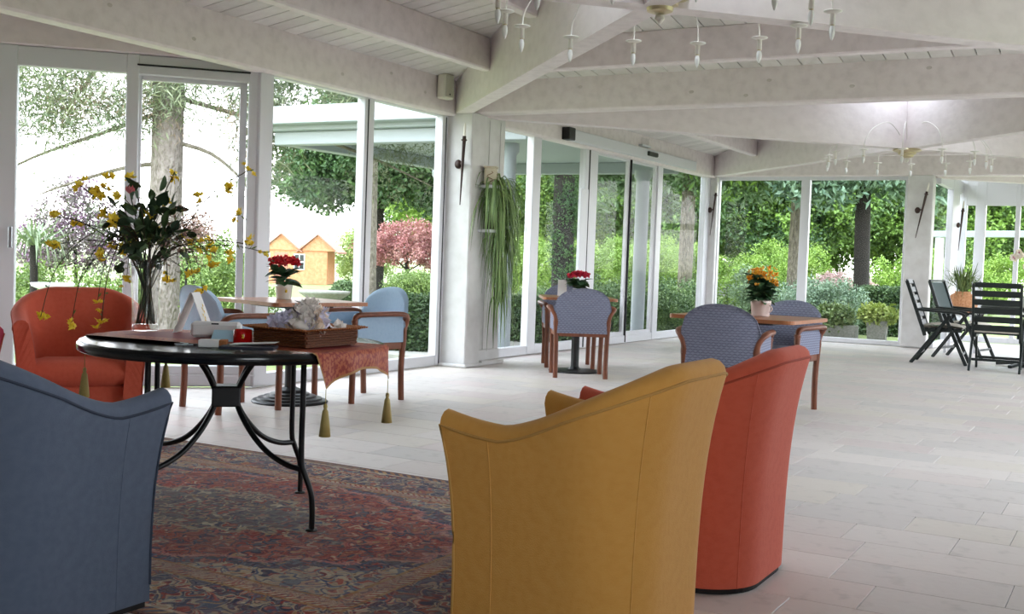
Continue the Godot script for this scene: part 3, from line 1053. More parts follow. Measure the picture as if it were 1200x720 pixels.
# ------------------------------------------------------------------ round black iron table
const TC := Vector3(-3.24, 0.009, -3.46)
const TH := 0.713
func build_garden_table() -> void:
	var t := thing("iron_table", "round black wrought iron table with curved crossing legs on the rug", "table", TC, 0.0)
	var U := Vector3(0.72, 0, -0.69)
	var V := Vector3(0.69, 0, 0.72)
	var st := tool()
	lathe(st, [[0.0, TH - 0.012], [0.55, TH - 0.012], [0.585, TH - 0.008], [0.605, TH - 0.002], [0.614, TH - 0.012], [0.614, TH - 0.036], [0.605, TH - 0.044], [0.58, TH - 0.044], [0.57, TH - 0.03], [0.0, TH - 0.03]], 72)
	part(t, "table_top", st, M.black_top)
	for su in [-1, 1]:
		for sv in [-1, 1]:
			var top: Vector3 = U * (su * 0.29 - 0.035) + V * sv * 0.32
			var ft: Vector3 = U * (su * 0.335 - 0.035) + V * sv * 0.35
			st = tool()
			tube(st, smooth_path([top + UP * (TH - 0.03), top + UP * 0.5, top + UP * 0.28, top.lerp(ft, 0.3) + UP * 0.22, top.lerp(ft, 0.85) + UP * 0.15, ft + UP * 0.08, ft + UP * 0.006], 4), 0.0115, 8)
			var leg := part(t, "leg", st, M.black_iron)
			st = tool()
			lathe(st, [[0.0, 0.008], [0.02, 0.008], [0.024, 0.004], [0.024, 0.0], [0.0, 0.0]], 14, ft)
			part(leg, "foot", st, M.black_iron)
			# bowed brace: from the low leg through the centre bracket and up under the top
			st = tool()
			var mid: Vector3 = U * (su * 0.045 - 0.035) + V * sv * 0.03
			tube(st, smooth_path([top + UP * 0.235, top * 0.80 + U * -0.007 + UP * 0.245, top * 0.55 + U * -0.016 + UP * 0.285, top * 0.32 + U * -0.024 + UP * 0.36 , mid + UP * 0.45, mid + UP * 0.51, U * (su * 0.10 - 0.035) + V * sv * 0.07 + UP * 0.62, U * (su * 0.17 - 0.035) + V * sv * 0.12 + UP * (TH - 0.032)], 5), 0.0115, 8)
			part(t, "brace", st, M.black_iron)
	st = tool()
	box(st, U * -0.035 + UP * 0.485, Vector3(0.115, 0.085, 0.10), 0.006, Basis(U, UP, U.cross(UP)))
	part(t, "bracket", st, M.black_iron)
	# runner cloth
	var c := thing("table_runner", "red and gold patterned table runner with tasselled corners on the black table", "runner", TC + UP * (TH - 0.0015))
	var ax := (U * -0.78 + V * -0.62).normalized()
	var cr := (U * 0.62 + V * -0.78).normalized()
	var o := U * 0.02 + V * 0.01
	var hl := 0.66
	var hw := 0.27
	var rows := []
	for i in 61:
		var row := []
		for j in 25:
			var p := o + ax * lerpf(-hl, hl, i / 60.0) + cr * lerpf(-hw, hw, j / 24.0)
			row.append(drape(p))
		rows.append(row)
	var im := Image.create(256, 512, false, Image.FORMAT_RGB8)
	var nz := FastNoiseLite.new()
	nz.noise_type = FastNoiseLite.TYPE_CELLULAR
	nz.cellular_return_type = FastNoiseLite.RETURN_DISTANCE
	nz.frequency = 0.16
	for y in 512:
		for x in 256:
			var e: float = min(min(x, 255 - x), min(y, 511 - y))
			var v := nz.get_noise_2d(x, y)
			var col := Color(0.50, 0.07, 0.10)
			if e < 62.0: col = Color(0.70, 0.38, 0.24) if v < -0.55 else Color(0.56, 0.20, 0.16)
			elif v < -0.72: col = Color(0.56, 0.16, 0.15)
			if e < 3.0: col = Color(0.68, 0.50, 0.28)
			im.set_pixel(x, y, col)
	var m := mat(Color.WHITE, 0.6)
	m.albedo_texture = ImageTexture.create_from_image(im)
	m.cull_mode = BaseMaterial3D.CULL_DISABLED
	st = tool()
	st.set_smooth_group(0)
	for i in 60:
		for j in 24:
			for q in [[0, 0], [0, 1], [1, 0], [0, 1], [1, 1], [1, 0]]:
				st.set_uv(Vector2((j + q[1]) / 24.0, (i + q[0]) / 60.0))
				st.add_vertex(rows[i + q[0]][j + q[1]])
	part(c, "cloth", st, m)
	for k in [[0, 0], [0, 24], [60, 0], [60, 24]]:
		var tip: Vector3 = rows[k[0]][k[1]]
		if tip.y > -0.02: continue
		st = tool()
		tube(st, [tip, tip - UP * 0.055], 0.0015, 5)
		lathe(st, [[0.0, 0.0], [0.006, -0.004], [0.008, -0.012], [0.006, -0.022], [0.011, -0.03], [0.017, -0.075], [0.022, -0.125], [0.0, -0.125]], 12, tip - UP * 0.05)
		part(c, "tassel", st, M.gold_thread)

func drape(p: Vector3) -> Vector3:
	var r := Vector2(p.x, p.z).length()
	if r < 0.61: return p + UP * 0.003
	var over := r - 0.61
	var dir := p / r
	var a := atan2(p.z, p.x)
	var out := 0.006 + 0.012 * sin(a * 26.0) * clampf(over * 8.0, 0.0, 1.0) + 0.012
	return dir * (0.61 + min(out, over)) + UP * (0.003 - max(0.0, over - 0.012) * 1.25)

# ------------------------------------------------------------------ vase of flowers
func V(x: float, y: float, z: float) -> Vector3: return Vector3(x, y, z)

func blossom_mesh() -> Mesh:
	# five open ragged petals round a small heart
	var st := tool()
	for k in 9:
		var a := TAU * k / 9 + rng.randf() * 0.4
		var d := Vector3(cos(a), rng.randf_range(0.1, 0.9), sin(a)).normalized()
		st.set_color(Color(0.93, 0.70, 0.04).lerp(Color(0.97, 0.84, 0.12), rng.randf()))
		flat_leaf(st, Vector3.ZERO, d, (UP - d * d.y).normalized(), rng.randf_range(0.024, 0.038), 0.019, -0.1)
	st.set_color(Color(0.6, 0.4, 0.02))
	ball(st, Vector3(0, 0.003, 0), Vector3(0.004, 0.004, 0.004), 6, 4)
	st.generate_normals()
	return st.commit()

func build_bouquet() -> void:
	var vp := Vector3(-3.80, 0.7255, -3.49)
	var t := thing("glass_vase", "tall clear glass vase holding the yellow bouquet on the runner", "vase", vp)
	var st := tool()
	lathe(st, [[0.055, 0.012], [0.056, 0.05], [0.058, 0.12], [0.063, 0.2], [0.071, 0.29], [0.074, 0.318], [0.071, 0.318], [0.068, 0.29], [0.060, 0.2], [0.055, 0.12], [0.053, 0.05], [0.051, 0.03], [0.0, 0.028]], 32)
	part(t, "body", st, M.vase_glass)
	st = tool()
	lathe(st, [[0.0, 0.0], [0.05, 0.0], [0.056, 0.004], [0.056, 0.022], [0.052, 0.027], [0.0, 0.027]], 32)
	part(t, "foot", st, M.vase_glass)
	var b := thing("flower_bouquet", "loose bouquet of yellow sprigs with dark leaves and one pink rose", "bouquet", vp + UP * 0.03)
	var tips := [V(-0.08,0.61,0.29),V(-0.07,0.59,0.21),V(-0.19,0.66,0.07),V(-0.07,0.66,0.04),V(0.02,0.58,0.17),V(-0.09,0.60,0.14),V(-0.24,0.48,0.29),V(-0.16,0.36,0.35),V(-0.25,0.45,0.17),V(-0.00,0.47,0.19),V(-0.09,0.51,0.16),V(-0.08,0.36,0.08),V(-0.02,0.38,0.05),V(-0.02,0.50,-0.02),V(-0.00,0.57,-0.11),V(-0.09,0.43,-0.12),V(-0.08,0.32,0.19),V(0.07,0.41,-0.15),V(0.03,0.70,-0.12),V(0.19,0.59,-0.10),V(0.35,0.63,-0.13),V(0.19,0.73,-0.41),V(0.32,0.52,-0.23),V(0.20,0.37,-0.12),V(0.11,0.39,-0.29),V(0.18,0.35,-0.22),V(0.26,0.32,-0.25),V(0.13,0.28,-0.26),V(0.24,0.26,-0.03),V(0.12,0.17,-0.22),V(0.34,0.39,-0.29),V(0.45,0.36,-0.26),V(-0.09,0.21,0.03),V(-0.04,0.22,-0.16),V(-0.20,0.06,0.38),V(-0.23,0.03,0.20),V(-0.07,0.03,0.18),V(-0.19,0.11,0.10),V(-0.14,0.35,0.05),V(-0.02,0.45,0.15)]
	var meshes := []
	for k in 4: meshes.append(blossom_mesh())
	var lf := tool()
	var sprig := tool()
	for i in tips.size():
		var p: Vector3 = tips[i] - UP * 0.03
		var fl := Vector2(p.x, p.z)
		var a := rng.randf() * TAU
		var foot := Vector3(cos(a) * 0.04, 0.0, sin(a) * 0.04)
		var neck := Vector3(-foot.x * 0.6 + p.x * 0.12, 0.275, -foot.z * 0.6 + p.z * 0.12)
		var keys := [foot, neck]
		if p.y < 0.30:
			keys.append(Vector3(p.x * 0.45, 0.40, p.z * 0.45)); keys.append(Vector3(p.x * 0.85, lerpf(0.42, p.y, 0.45), p.z * 0.85))
		else:
			keys.append(neck.lerp(p, 0.55) + UP * 0.05 + Vector3(rng.randf_range(-0.02, 0.02), 0, rng.randf_range(-0.02, 0.02)))
		keys.append(p)
		var path := smooth_path(keys, 5)
		var st2 := tool()
		tube(st2, path, 0.0017 if i % 3 else 0.0024, 5)
		part(b, "stem", st2, M.stem if i % 3 else M.twig)
		var fm := put(b, "blossom", meshes[i % 4], M.petal, p)
		fm.basis = Basis(rdir(), rng.randf() * TAU).scaled(Vector3.ONE * rng.randf_range(0.75, 1.25))
		for e in 2:
			var f2 := put(b, "blossom", meshes[(i + e) % 4], M.petal, p + rdir() * 0.028)
			f2.basis = Basis(rdir(), rng.randf() * TAU).scaled(Vector3.ONE * rng.randf_range(0.5, 0.9))
		for e in range(7, path.size(), 2):
			sprig.set_color(Color(0.10, 0.16, 0.04).lerp(Color(0.22, 0.28, 0.07), rng.randf()))
			var d := rdir()
			flat_leaf(sprig, path[e], d, d.cross(rdir()).normalized(), rng.randf_range(0.015, 0.04), 0.010)
	# bare side twigs
	for k in 34:
		var a := rng.randf() * TAU
		var r := rng.randf_range(0.12, 0.36)
		var p := Vector3(cos(a) * r, rng.randf_range(0.22, 0.56), sin(a) * r)
		var st3 := tool()
		tube(st3, smooth_path([Vector3(cos(a) * 0.02, 0.24, sin(a) * 0.02), Vector3(p.x * 0.5, p.y * 0.6 + 0.14, p.z * 0.5), p], 5), 0.0012, 4)
		part(b, "twig", st3, M.twig)
		for e in 5:
			var d := rdir()
			sprig.set_color(Color(0.12, 0.18, 0.05).lerp(Color(0.28, 0.20, 0.14), rng.randf()))
			flat_leaf(sprig, p * lerpf(0.6, 1.0, e / 5.0) + UP * 0.02, d, d.cross(rdir()).normalized(), rng.randf_range(0.012, 0.03), 0.008)
	# dark glossy leaves packed round the middle
	for k in 150:
		var c := Vector3(0.0, 0.40, 0.0) + Vector3(rng.randfn() * 0.06, rng.randfn() * 0.07, rng.randfn() * 0.06)
		var d := (rdir() + (c - Vector3(0, 0.32, 0)).normalized()).normalized()
		lf.set_color(Color(0.015, 0.04, 0.018).lerp(Color(0.05, 0.10, 0.03), rng.randf()))
		oval_leaf(lf, c, d, d.cross(rdir()).normalized(), rng.randf_range(0.045, 0.085), rng.randf_range(0.025, 0.042), 0.2)
	part(b, "leaves", lf, M.dark_leaf).set_meta("kind", "stuff")
	part(b, "sprig_leaves", sprig, M.leaf).set_meta("kind", "stuff")
	# brownish seed heads on the right
	var br := tool()
	for k in 120:
		var c := Vector3(0.07, 0.40, -0.09) + Vector3(rng.randfn() * 0.035, rng.randfn() * 0.05, rng.randfn() * 0.04)
		var d := rdir()
		br.set_color(Color(0.20, 0.10, 0.07).lerp(Color(0.34, 0.20, 0.15), rng.randf()))
		flat_leaf(br, c, d, d.cross(rdir()).normalized(), 0.028, 0.014)
	part(b, "seed_heads", br, M.dark_leaf).set_meta("kind", "stuff")
	# pink rose
	var rs := tool()
	for k in 16:
		var a := k * 2.4
		var d := Vector3(cos(a) * (0.15 + 0.03 * k), 1.0, sin(a) * (0.15 + 0.03 * k)).normalized()
		rs.set_color(Color(0.80, 0.22, 0.30).lerp(Color(0.85, 0.35, 0.42), rng.randf()))
		flat_leaf(rs, Vector3(cos(a), 0, sin(a)) * 0.004, d, (Vector3(cos(a), 0, sin(a)) - d * 0.2).normalized(), 0.04 - 0.0007 * k, 0.024, -0.12)
	var rp := part(b, "rose", rs, M.petal, "pink rose")
	rp.position = Vector3(0.0, 0.56, 0.10)
	var rst := tool()
	tube(rst, smooth_path([Vector3(0.02, 0.02, 0), Vector3(-0.01, 0.3, 0.01), Vector3(0.0, 0.56, 0.10)], 5), 0.0025, 6)
	part(b, "stem", rst, M.stem)

# ------------------------------------------------------------------ things lying on the iron table
func build_table_items() -> void:
	var y := TC.y + TH + 0.004
	# wicker tray
	var t := thing("wicker_tray", "square brown wicker tray basket filled with wrapped sachets", "basket", Vector3(-2.90, y, -3.49), 0.0)
	var a := 0.13
	var b := 0.155
	var st := tool()
	box(st, UP * 0.006, Vector3(a * 2, 0.01, b * 2), 0.003)
	part(t, "bottom", st, M.wicker)
	# woven side walls: bands over upright stakes
	for s in 4:
		var l: float = [a, b, a, b][s]
		var off: float = [b, a, b, a][s]
		var bs := Basis(UP, PI / 2 * s)
		var w := tool()
		for row in 6:
			var pts := []
			var n := int(l * 2 / 0.018)
			for k in n + 1:
				var x := -l + l * 2 * k / n
				pts.append(bs * Vector3(x, 0.012 + row * 0.0095, off + 0.003 * (1 if (k + row) % 2 else -1)))
			tube(w, pts, 0.0052, 5)
		part(t, "side", w, M.wicker)
		var rim := tool()
		var n2 := int(l * 2 / 0.012)
		for k in n2:
			var x := -l - 0.02 + (l * 2 + 0.04) * (k + 0.5) / n2
			bar(rim, bs * Vector3(x - 0.004, 0.066, off - 0.006), bs * Vector3(x + 0.004, 0.074, off + 0.045), 0.009, 0.006, 0.002)
		part(t, "rim", rim, M.wicker_light)
	# sachets heaped in the tray
	var tmpl := []
	for k in 4:
		var s := tool()
		var rows := []
		for i in 7:
			var tt := PI * i / 6.0
			var row := []
			for j in 10:
				var an := TAU * j / 10
				var rr := 1.0 + rng.randf_range(-0.32, 0.25)
				row.append(Vector3(cos(an) * sin(tt) * 0.034 * rr, -cos(tt) * 0.022, sin(an) * sin(tt) * 0.034 * rr))
			rows.append(row)
		sheet(s, rows, true)
		for j in 14:
			var d := (rdir() + Vector3(0, 0.5, 0)).normalized()
			flat_leaf(s, d * 0.012 + Vector3(0, 0.008, 0), d, d.cross(rdir()).normalized(), rng.randf_range(0.025, 0.045), 0.032, rng.randf_range(-0.3, 0.4))
		s.generate_normals()
		tmpl.append(s.commit())
	var spots := []
	for k in 44:
		var lay := 0 if k < 18 else (1 if k < 34 else (2 if k < 42 else 3))
		var sc: float = [0.78, 0.74, 0.48, 0.18][lay]
		spots.append(Vector3(-2.90 + rng.randf_range(-a, a) * sc, y + 0.05 + lay * 0.03, -3.49 + rng.randf_range(-b, b) * sc))
	for k in spots.size():
		var mi := MeshInstance3D.new()
		mi.name = numbered("wrapped_sachet")
		mi.mesh = tmpl[k % 4]
		mi.material_override = M.satchets[[0, 0, 1, 0, 2, 1][k % 6]]
		mi.position = spots[k]
		mi.basis = Basis(UP, rng.randf() * TAU) * Basis(Vector3.RIGHT, rng.randf_range(-0.5, 0.5))
		mi.set_meta("label", "small pale fabric sachet heaped in the wicker tray")
		mi.set_meta("category", "sachet")
		mi.set_meta("group", "sachets in the wicker tray")
		add_child(mi)
	# standing card
	t = thing("tent_card", "white folded tent card with a yellow flower picture on the black table", "card", Vector3(-3.60, y, -3.58), 0.5)
	for s in [-1, 1]:
		st = tool()
		bar(st, Vector3(s * 0.072, 0.0, 0), Vector3(s * 0.003, 0.175, 0), 0.12, 0.003, 0.0005, Vector3(s, 0.38, 0).normalized())
		part(t, "leaf", st, M.paper)
	st = tool()
	for k in 7:
		var yy := 0.03 + 0.013 * k
		flat_leaf(st, Vector3(0.0755 - yy * 0.40, yy, rng.randf_range(-0.02, 0.02)), Vector3(-0.3, 0.9, rng.randf_range(-0.6, 0.6)).normalized(), Vector3(0.93, 0.37, 0), 0.022, 0.013, -0.02)
	part(t, "print", st, M.yellow_print)
	# white cardboard box
	t = thing("white_box", "long white cardboard box with rounded edges beside the tent card", "box", Vector3(-3.36, y, -3.47), 0.60)
	st = tool()
	box(st, UP * 0.032, Vector3(0.20, 0.064, 0.085), 0.012)
	part(t, "carton", st, M.paper)
	st = tool()
	box(st, Vector3(0.0, 0.058, 0.0428), Vector3(0.03, 0.006, 0.002), 0.0005)
	part(t, "slot", st, M.dark_seal)
	# red tin candle
	t = thing("red_candle", "small red glass candle jar between the box and the tray", "candle", Vector3(-3.085, y, -3.33))
	st = tool()
	lathe(st, [[0.0, 0.0], [0.034, 0.0], [0.037, 0.004], [0.037, 0.052], [0.034, 0.055], [0.031, 0.05], [0.0, 0.046]], 24)
	part(t, "jar", st, M.red_glass)
	st = tool()
	for k in 5:
		var d := Vector3(0.2 * cos(k * 1.26) + 0.0, sin(k * 1.26), -0.6 * cos(k * 1.26)).normalized()
		flat_leaf(st, Vector3(0.0268, 0.03, 0.0268), d, Vector3(0.707, 0, 0.707), 0.01, 0.006, 0.0)
	part(t, "print", st, M.yellow_print)
	# blue card, small box, notebook, leaflet, keys
	t = thing("blue_card", "pale blue paper card leaning on the white box", "paper", Vector3(-3.20, y, -3.36), 0.6)
	st = tool()
	bar(st, Vector3(0, 0.002, 0.05), Vector3(0, 0.040, -0.035), 0.11, 0.002, 0.0005)
	part(t, "sheet", st, M.blue_paper)
	t = thing("small_carton", "small white carton with a wood coloured end at the table edge", "box", Vector3(-3.035, y, -3.12), 0.62)
	st = tool()
	box(st, Vector3(-0.015, 0.014, 0), Vector3(0.075, 0.028, 0.05), 0.002)
	part(t, "carton", st, M.paper)
	st = tool()
	box(st, Vector3(0.037, 0.014, 0), Vector3(0.028, 0.0285, 0.0505), 0.002)
	part(t, "end", st, M.wicker_light)
	t = thing("notebook", "dark blue notebook lying at the front of the black table", "notebook", Vector3(-2.90, y, -3.165), 0.58)
	st = tool()
	box(st, UP * 0.006, Vector3(0.20, 0.012, 0.13), 0.002)
	part(t, "cover", st, M.dark_book)
	t = thing("leaflet", "white folded leaflet lying on the dark notebook", "paper", Vector3(-2.905, y + 0.0125, -3.20), 0.50)
	st = tool()
	bar(st, Vector3(-0.085, 0.001, 0), Vector3(0.085, 0.012, 0), 0.075, 0.002, 0.0005)
	part(t, "sheet", st, M.paper)
	t = thing("key_ring", "bunch of keys beside the small carton", "keys", Vector3(-3.14, y, -3.10), 0.3)
	st = tool()
	var ring := []
	for k in 17: ring.append(Vector3(cos(TAU * k / 16) * 0.014, 0.002, sin(TAU * k / 16) * 0.014))
	tube(st, ring, 0.0015, 5)
	part(t, "ring", st, M.rim_metal)
	for k in 3:
		st = tool()
		var d := Vector3(cos(k * 0.7 + 2.2), 0, sin(k * 0.7 + 2.2))
		bar(st, d * 0.014 + UP * (0.002 + k * 0.002), d * 0.055 + UP * (0.002 + k * 0.002), 0.006, 0.0018, 0.0005)
		lathe(st, [[0.0, 0.0], [0.009, 0.0], [0.009, 0.0025], [0.0, 0.0025]], 10, d * 0.02 + UP * k * 0.002)
		part(t, "key", st, M.rim_metal)

# ------------------------------------------------------------------ dining chairs (facing +z) and tables
func dining_chair(label: String, cloth: Material, where: Vector3, facing: Vector2) -> Node3D:
	var t := thing("dining_armchair", label, "chair", where, atan2(facing.x, facing.y), "upholstered wooden armchairs at the small tables")
	var st: SurfaceTool
	for s in [-1, 1]:
		st = tool()
		tube(st, smooth_path([Vector3(s * 0.235, 0, 0.225), Vector3(s * 0.24, 0.3, 0.225), Vector3(s * 0.25, 0.60, 0.225)], 4), 0.023, 10)
		part(t, "leg", st, M.wood)
		st = tool()
		tube(st, smooth_path([Vector3(s * 0.235, 0, -0.235), Vector3(s * 0.235, 0.25, -0.225), Vector3(s * 0.245, 0.50, -0.235)], 4), 0.023, 10)
		part(t, "leg", st, M.wood)
		# arm: rises from the back leg, bends outwards and runs forward to the front leg
		st = tool()
		tube(st, smooth_path([Vector3(s * 0.245, 0.49, -0.235), Vector3(s * 0.25, 0.56, -0.24), Vector3(s * 0.268, 0.61, -0.235), Vector3(s * 0.295, 0.645, -0.20), Vector3(s * 0.30, 0.655, -0.10), Vector3(s * 0.29, 0.652, 0.08), Vector3(s * 0.265, 0.645, 0.20), Vector3(s * 0.252, 0.615, 0.228), Vector3(s * 0.25, 0.585, 0.225)], 5), 0.023, 10, Vector2(1.15, 0.85))
		part(t, "arm", st, M.wood)
		# upholstered side between arm and seat
		st = tool()
		prism(st, [Vector2(-0.215, 0.44), Vector2(0.205, 0.44), Vector2(0.205, 0.61), Vector2(0.17, 0.635), Vector2(-0.17, 0.64), Vector2(-0.215, 0.60)], 0.024, Transform3D(Basis(Vector3(0, 0, 1), UP, Vector3(-1, 0, 0)), Vector3(s * 0.252, 0, 0)))
		part(t, "side_panel", st, cloth)
		st = tool()
		span(st, Vector3(s * 0.222, 0.385, -0.22), Vector3(s * 0.25, 0.44, 0.22), 0.005)
		part(t, "side_rail", st, M.wood)
	for z in [-0.235, 0.225]:
		st = tool()
		span(st, Vector3(-0.22, 0.39, z - 0.013), Vector3(0.22, 0.44, z + 0.013), 0.005)
		part(t, "seat_rail", st, M.wood)
	# seat pad
	st = tool()
	var rows := []
	for i in 7:
		var row := []
		for p in [Vector2(-0.24, 0.43), Vector2(-0.24, 0.475), Vector2(-0.1, 0.495), Vector2(0.1, 0.497), Vector2(0.21, 0.485), Vector2(0.245, 0.46), Vector2(0.245, 0.435)]:
			var x := -0.225 + 0.45 * i / 6.0
			row.append(Vector3(x, p.y - (0.012 if (i == 0 or i == 6) and p.y > 0.44 else 0.0), p.x))
		rows.append(row)
	sheet(st, rows, true)
	part(t, "seat", st, cloth)
	# arched, gently wrapped back shell
	st = tool()
	var outer := []
	var inner := []
	for i in 19:
		var u := -1.0 + 2.0 * i / 18.0
		var ro := []
		var ri := []
		for k in 11:
			var v := k / 10.0
			var half := 0.235 + 0.035 * clampf(v * 1.6, 0.0, 1.0)
			var ytop := 0.66 + 0.185 * sqrt(max(0.0, 1.0 - pow(absf(u), 2.2)))
			var yy := lerpf(0.42, ytop, v)
			var zz := -0.235 - 0.075 * clampf((yy - 0.44) / 0.4, 0.0, 1.0) + 0.045 * u * u * clampf((yy - 0.44) / 0.2, 0.0, 1.0)
			ro.append(Vector3(u * half, yy, zz - 0.017))
			ri.append(Vector3(u * half, yy - (0.006 if k == 10 else 0.0), zz + 0.022 * sqrt(max(0.05, 1.0 - u * u)) + 0.008))
		outer.append(ro); inner.append(ri)
	sheet(st, outer)
	sheet(st, inner)
	var edge_o := []
	var edge_i := []
	for k in 11: edge_o.append(outer[0][k]); edge_i.append(inner[0][k])
	for i in range(1, 19): edge_o.append(outer[i][10]); edge_i.append(inner[i][10])
	for k in range(9, -1, -1): edge_o.append(outer[18][k]); edge_i.append(inner[18][k])
	sheet(st, [edge_o, edge_i])
	part(t, "backrest", st, cloth)
	return t

func rounded_rect(hx: float, hy: float, r: float) -> Array:
	var out := []
	for c in [[hx - r, hy - r, 0.0], [-hx + r, hy - r, PI / 2], [-hx + r, -hy + r, PI], [hx - r, -hy + r, PI * 1.5]]:
		for k in 5:
			var a: float = c[2] + PI / 2 * k / 4.0
			out.append(Vector2(c[0] + cos(a) * r, c[1] + sin(a) * r))
	return out

func cafe_table(label: String, where: Vector3, turn: float, half: Vector2, stepped: bool) -> Node3D:
	var t := thing("pedestal_table", label, "table", where, turn, "small wooden pedestal tables")
	var flat := Basis(Vector3.RIGHT, Vector3(0, 0, 1), Vector3(0, -1, 0))
	var st := tool()
	prism(st, rounded_rect(half.x, half.y, 0.05), 0.026, Transform3D(flat, Vector3(0, 0.727, 0)))
	part(t, "table_top", st, M.wood_top)
	st = tool()
	prism(st, rounded_rect(half.x * 0.55, half.y * 0.55, 0.03), 0.02, Transform3D(flat, Vector3(0, 0.703, 0)))
	part(t, "top_plate", st, M.black_paint)
	st = tool()
	lathe(st, [[0.045, 0.02], [0.04, 0.06], [0.04, 0.66], [0.07, 0.695]], 20)
	part(t, "pedestal", st, M.black_paint)
	st = tool()
	if stepped:
		lathe(st, [[0.0, 0.0], [0.27, 0.0], [0.275, 0.008], [0.265, 0.018], [0.235, 0.022], [0.23, 0.034], [0.19, 0.038], [0.185, 0.05], [0.145, 0.054], [0.14, 0.066], [0.10, 0.072], [0.09, 0.09], [0.045, 0.11]], 40, Vector3.ZERO, true)
	else:
		lathe(st, [[0.0, 0.0], [0.255, 0.0], [0.26, 0.006], [0.255, 0.014], [0.06, 0.024], [0.042, 0.05]], 40, Vector3.ZERO, true)
	part(t, "base", st, M.black_paint)
	return t

func potted_flower(called: String, label: String, where: Vector3, pot_h: float, pot_r: float, pot_mat: Material, petal_a: Color, petal_b: Color, spread: float, height: float, petal_mat: Material, nfl := 60, big := true) -> Node3D:
	var t := thing(called, label, "plant", where)
	var st := tool()
	lathe(st, [[0.0, 0.0], [pot_r * 0.8, 0.0], [pot_r * 0.86, 0.008], [pot_r * 0.97, pot_h * 0.8], [pot_r, pot_h * 0.82], [pot_r, pot_h], [pot_r * 0.9, pot_h], [pot_r * 0.88, pot_h * 0.9], [0.0, pot_h * 0.88]], 24)
	part(t, "pot", st, pot_mat)
	var lf := tool()
	for k in (34 if big else 90):
		var a := rng.randf() * TAU
		var el := rng.randf_range(-0.1, 0.9)
		var d := Vector3(cos(a), el, sin(a)).normalized()
		lf.set_color(Color(0.02, 0.06, 0.025).lerp(Color(0.06, 0.13, 0.05), rng.randf()))
		oval_leaf(lf, Vector3(cos(a) * 0.01, pot_h + rng.randf_range(0.0, height * 0.55), sin(a) * 0.01), d, (UP - d * d.y + rdir() * 0.4).normalized(), rng.randf_range(0.6, 1.1) * spread, (0.08 if big else 0.055), 0.3)
	part(t, "leaves", lf, M.dark_leaf)
	var fl := tool()
	for k in nfl:
		var a := rng.randf() * TAU
		var r := sqrt(rng.randf()) * spread * 0.8
		var c := Vector3(cos(a) * r, pot_h + height * (0.55 + 0.45 * sqrt(1.0 - pow(r / spread, 2.0))) - rng.randf() * 0.03, sin(a) * r)
		if not big: c.y -= rng.randf() * 0.09
		fl.set_color(petal_a.lerp(petal_b, rng.randf()))
		for e in 5:
			var d := (rdir() + Vector3(c.x, 0.03, c.z) * 3.0).normalized()
			flat_leaf(fl, c, d, d.cross(rdir()).normalized(), 0.022, 0.02, 0.1)
	part(t, "flowers", fl, petal_mat)
	return t

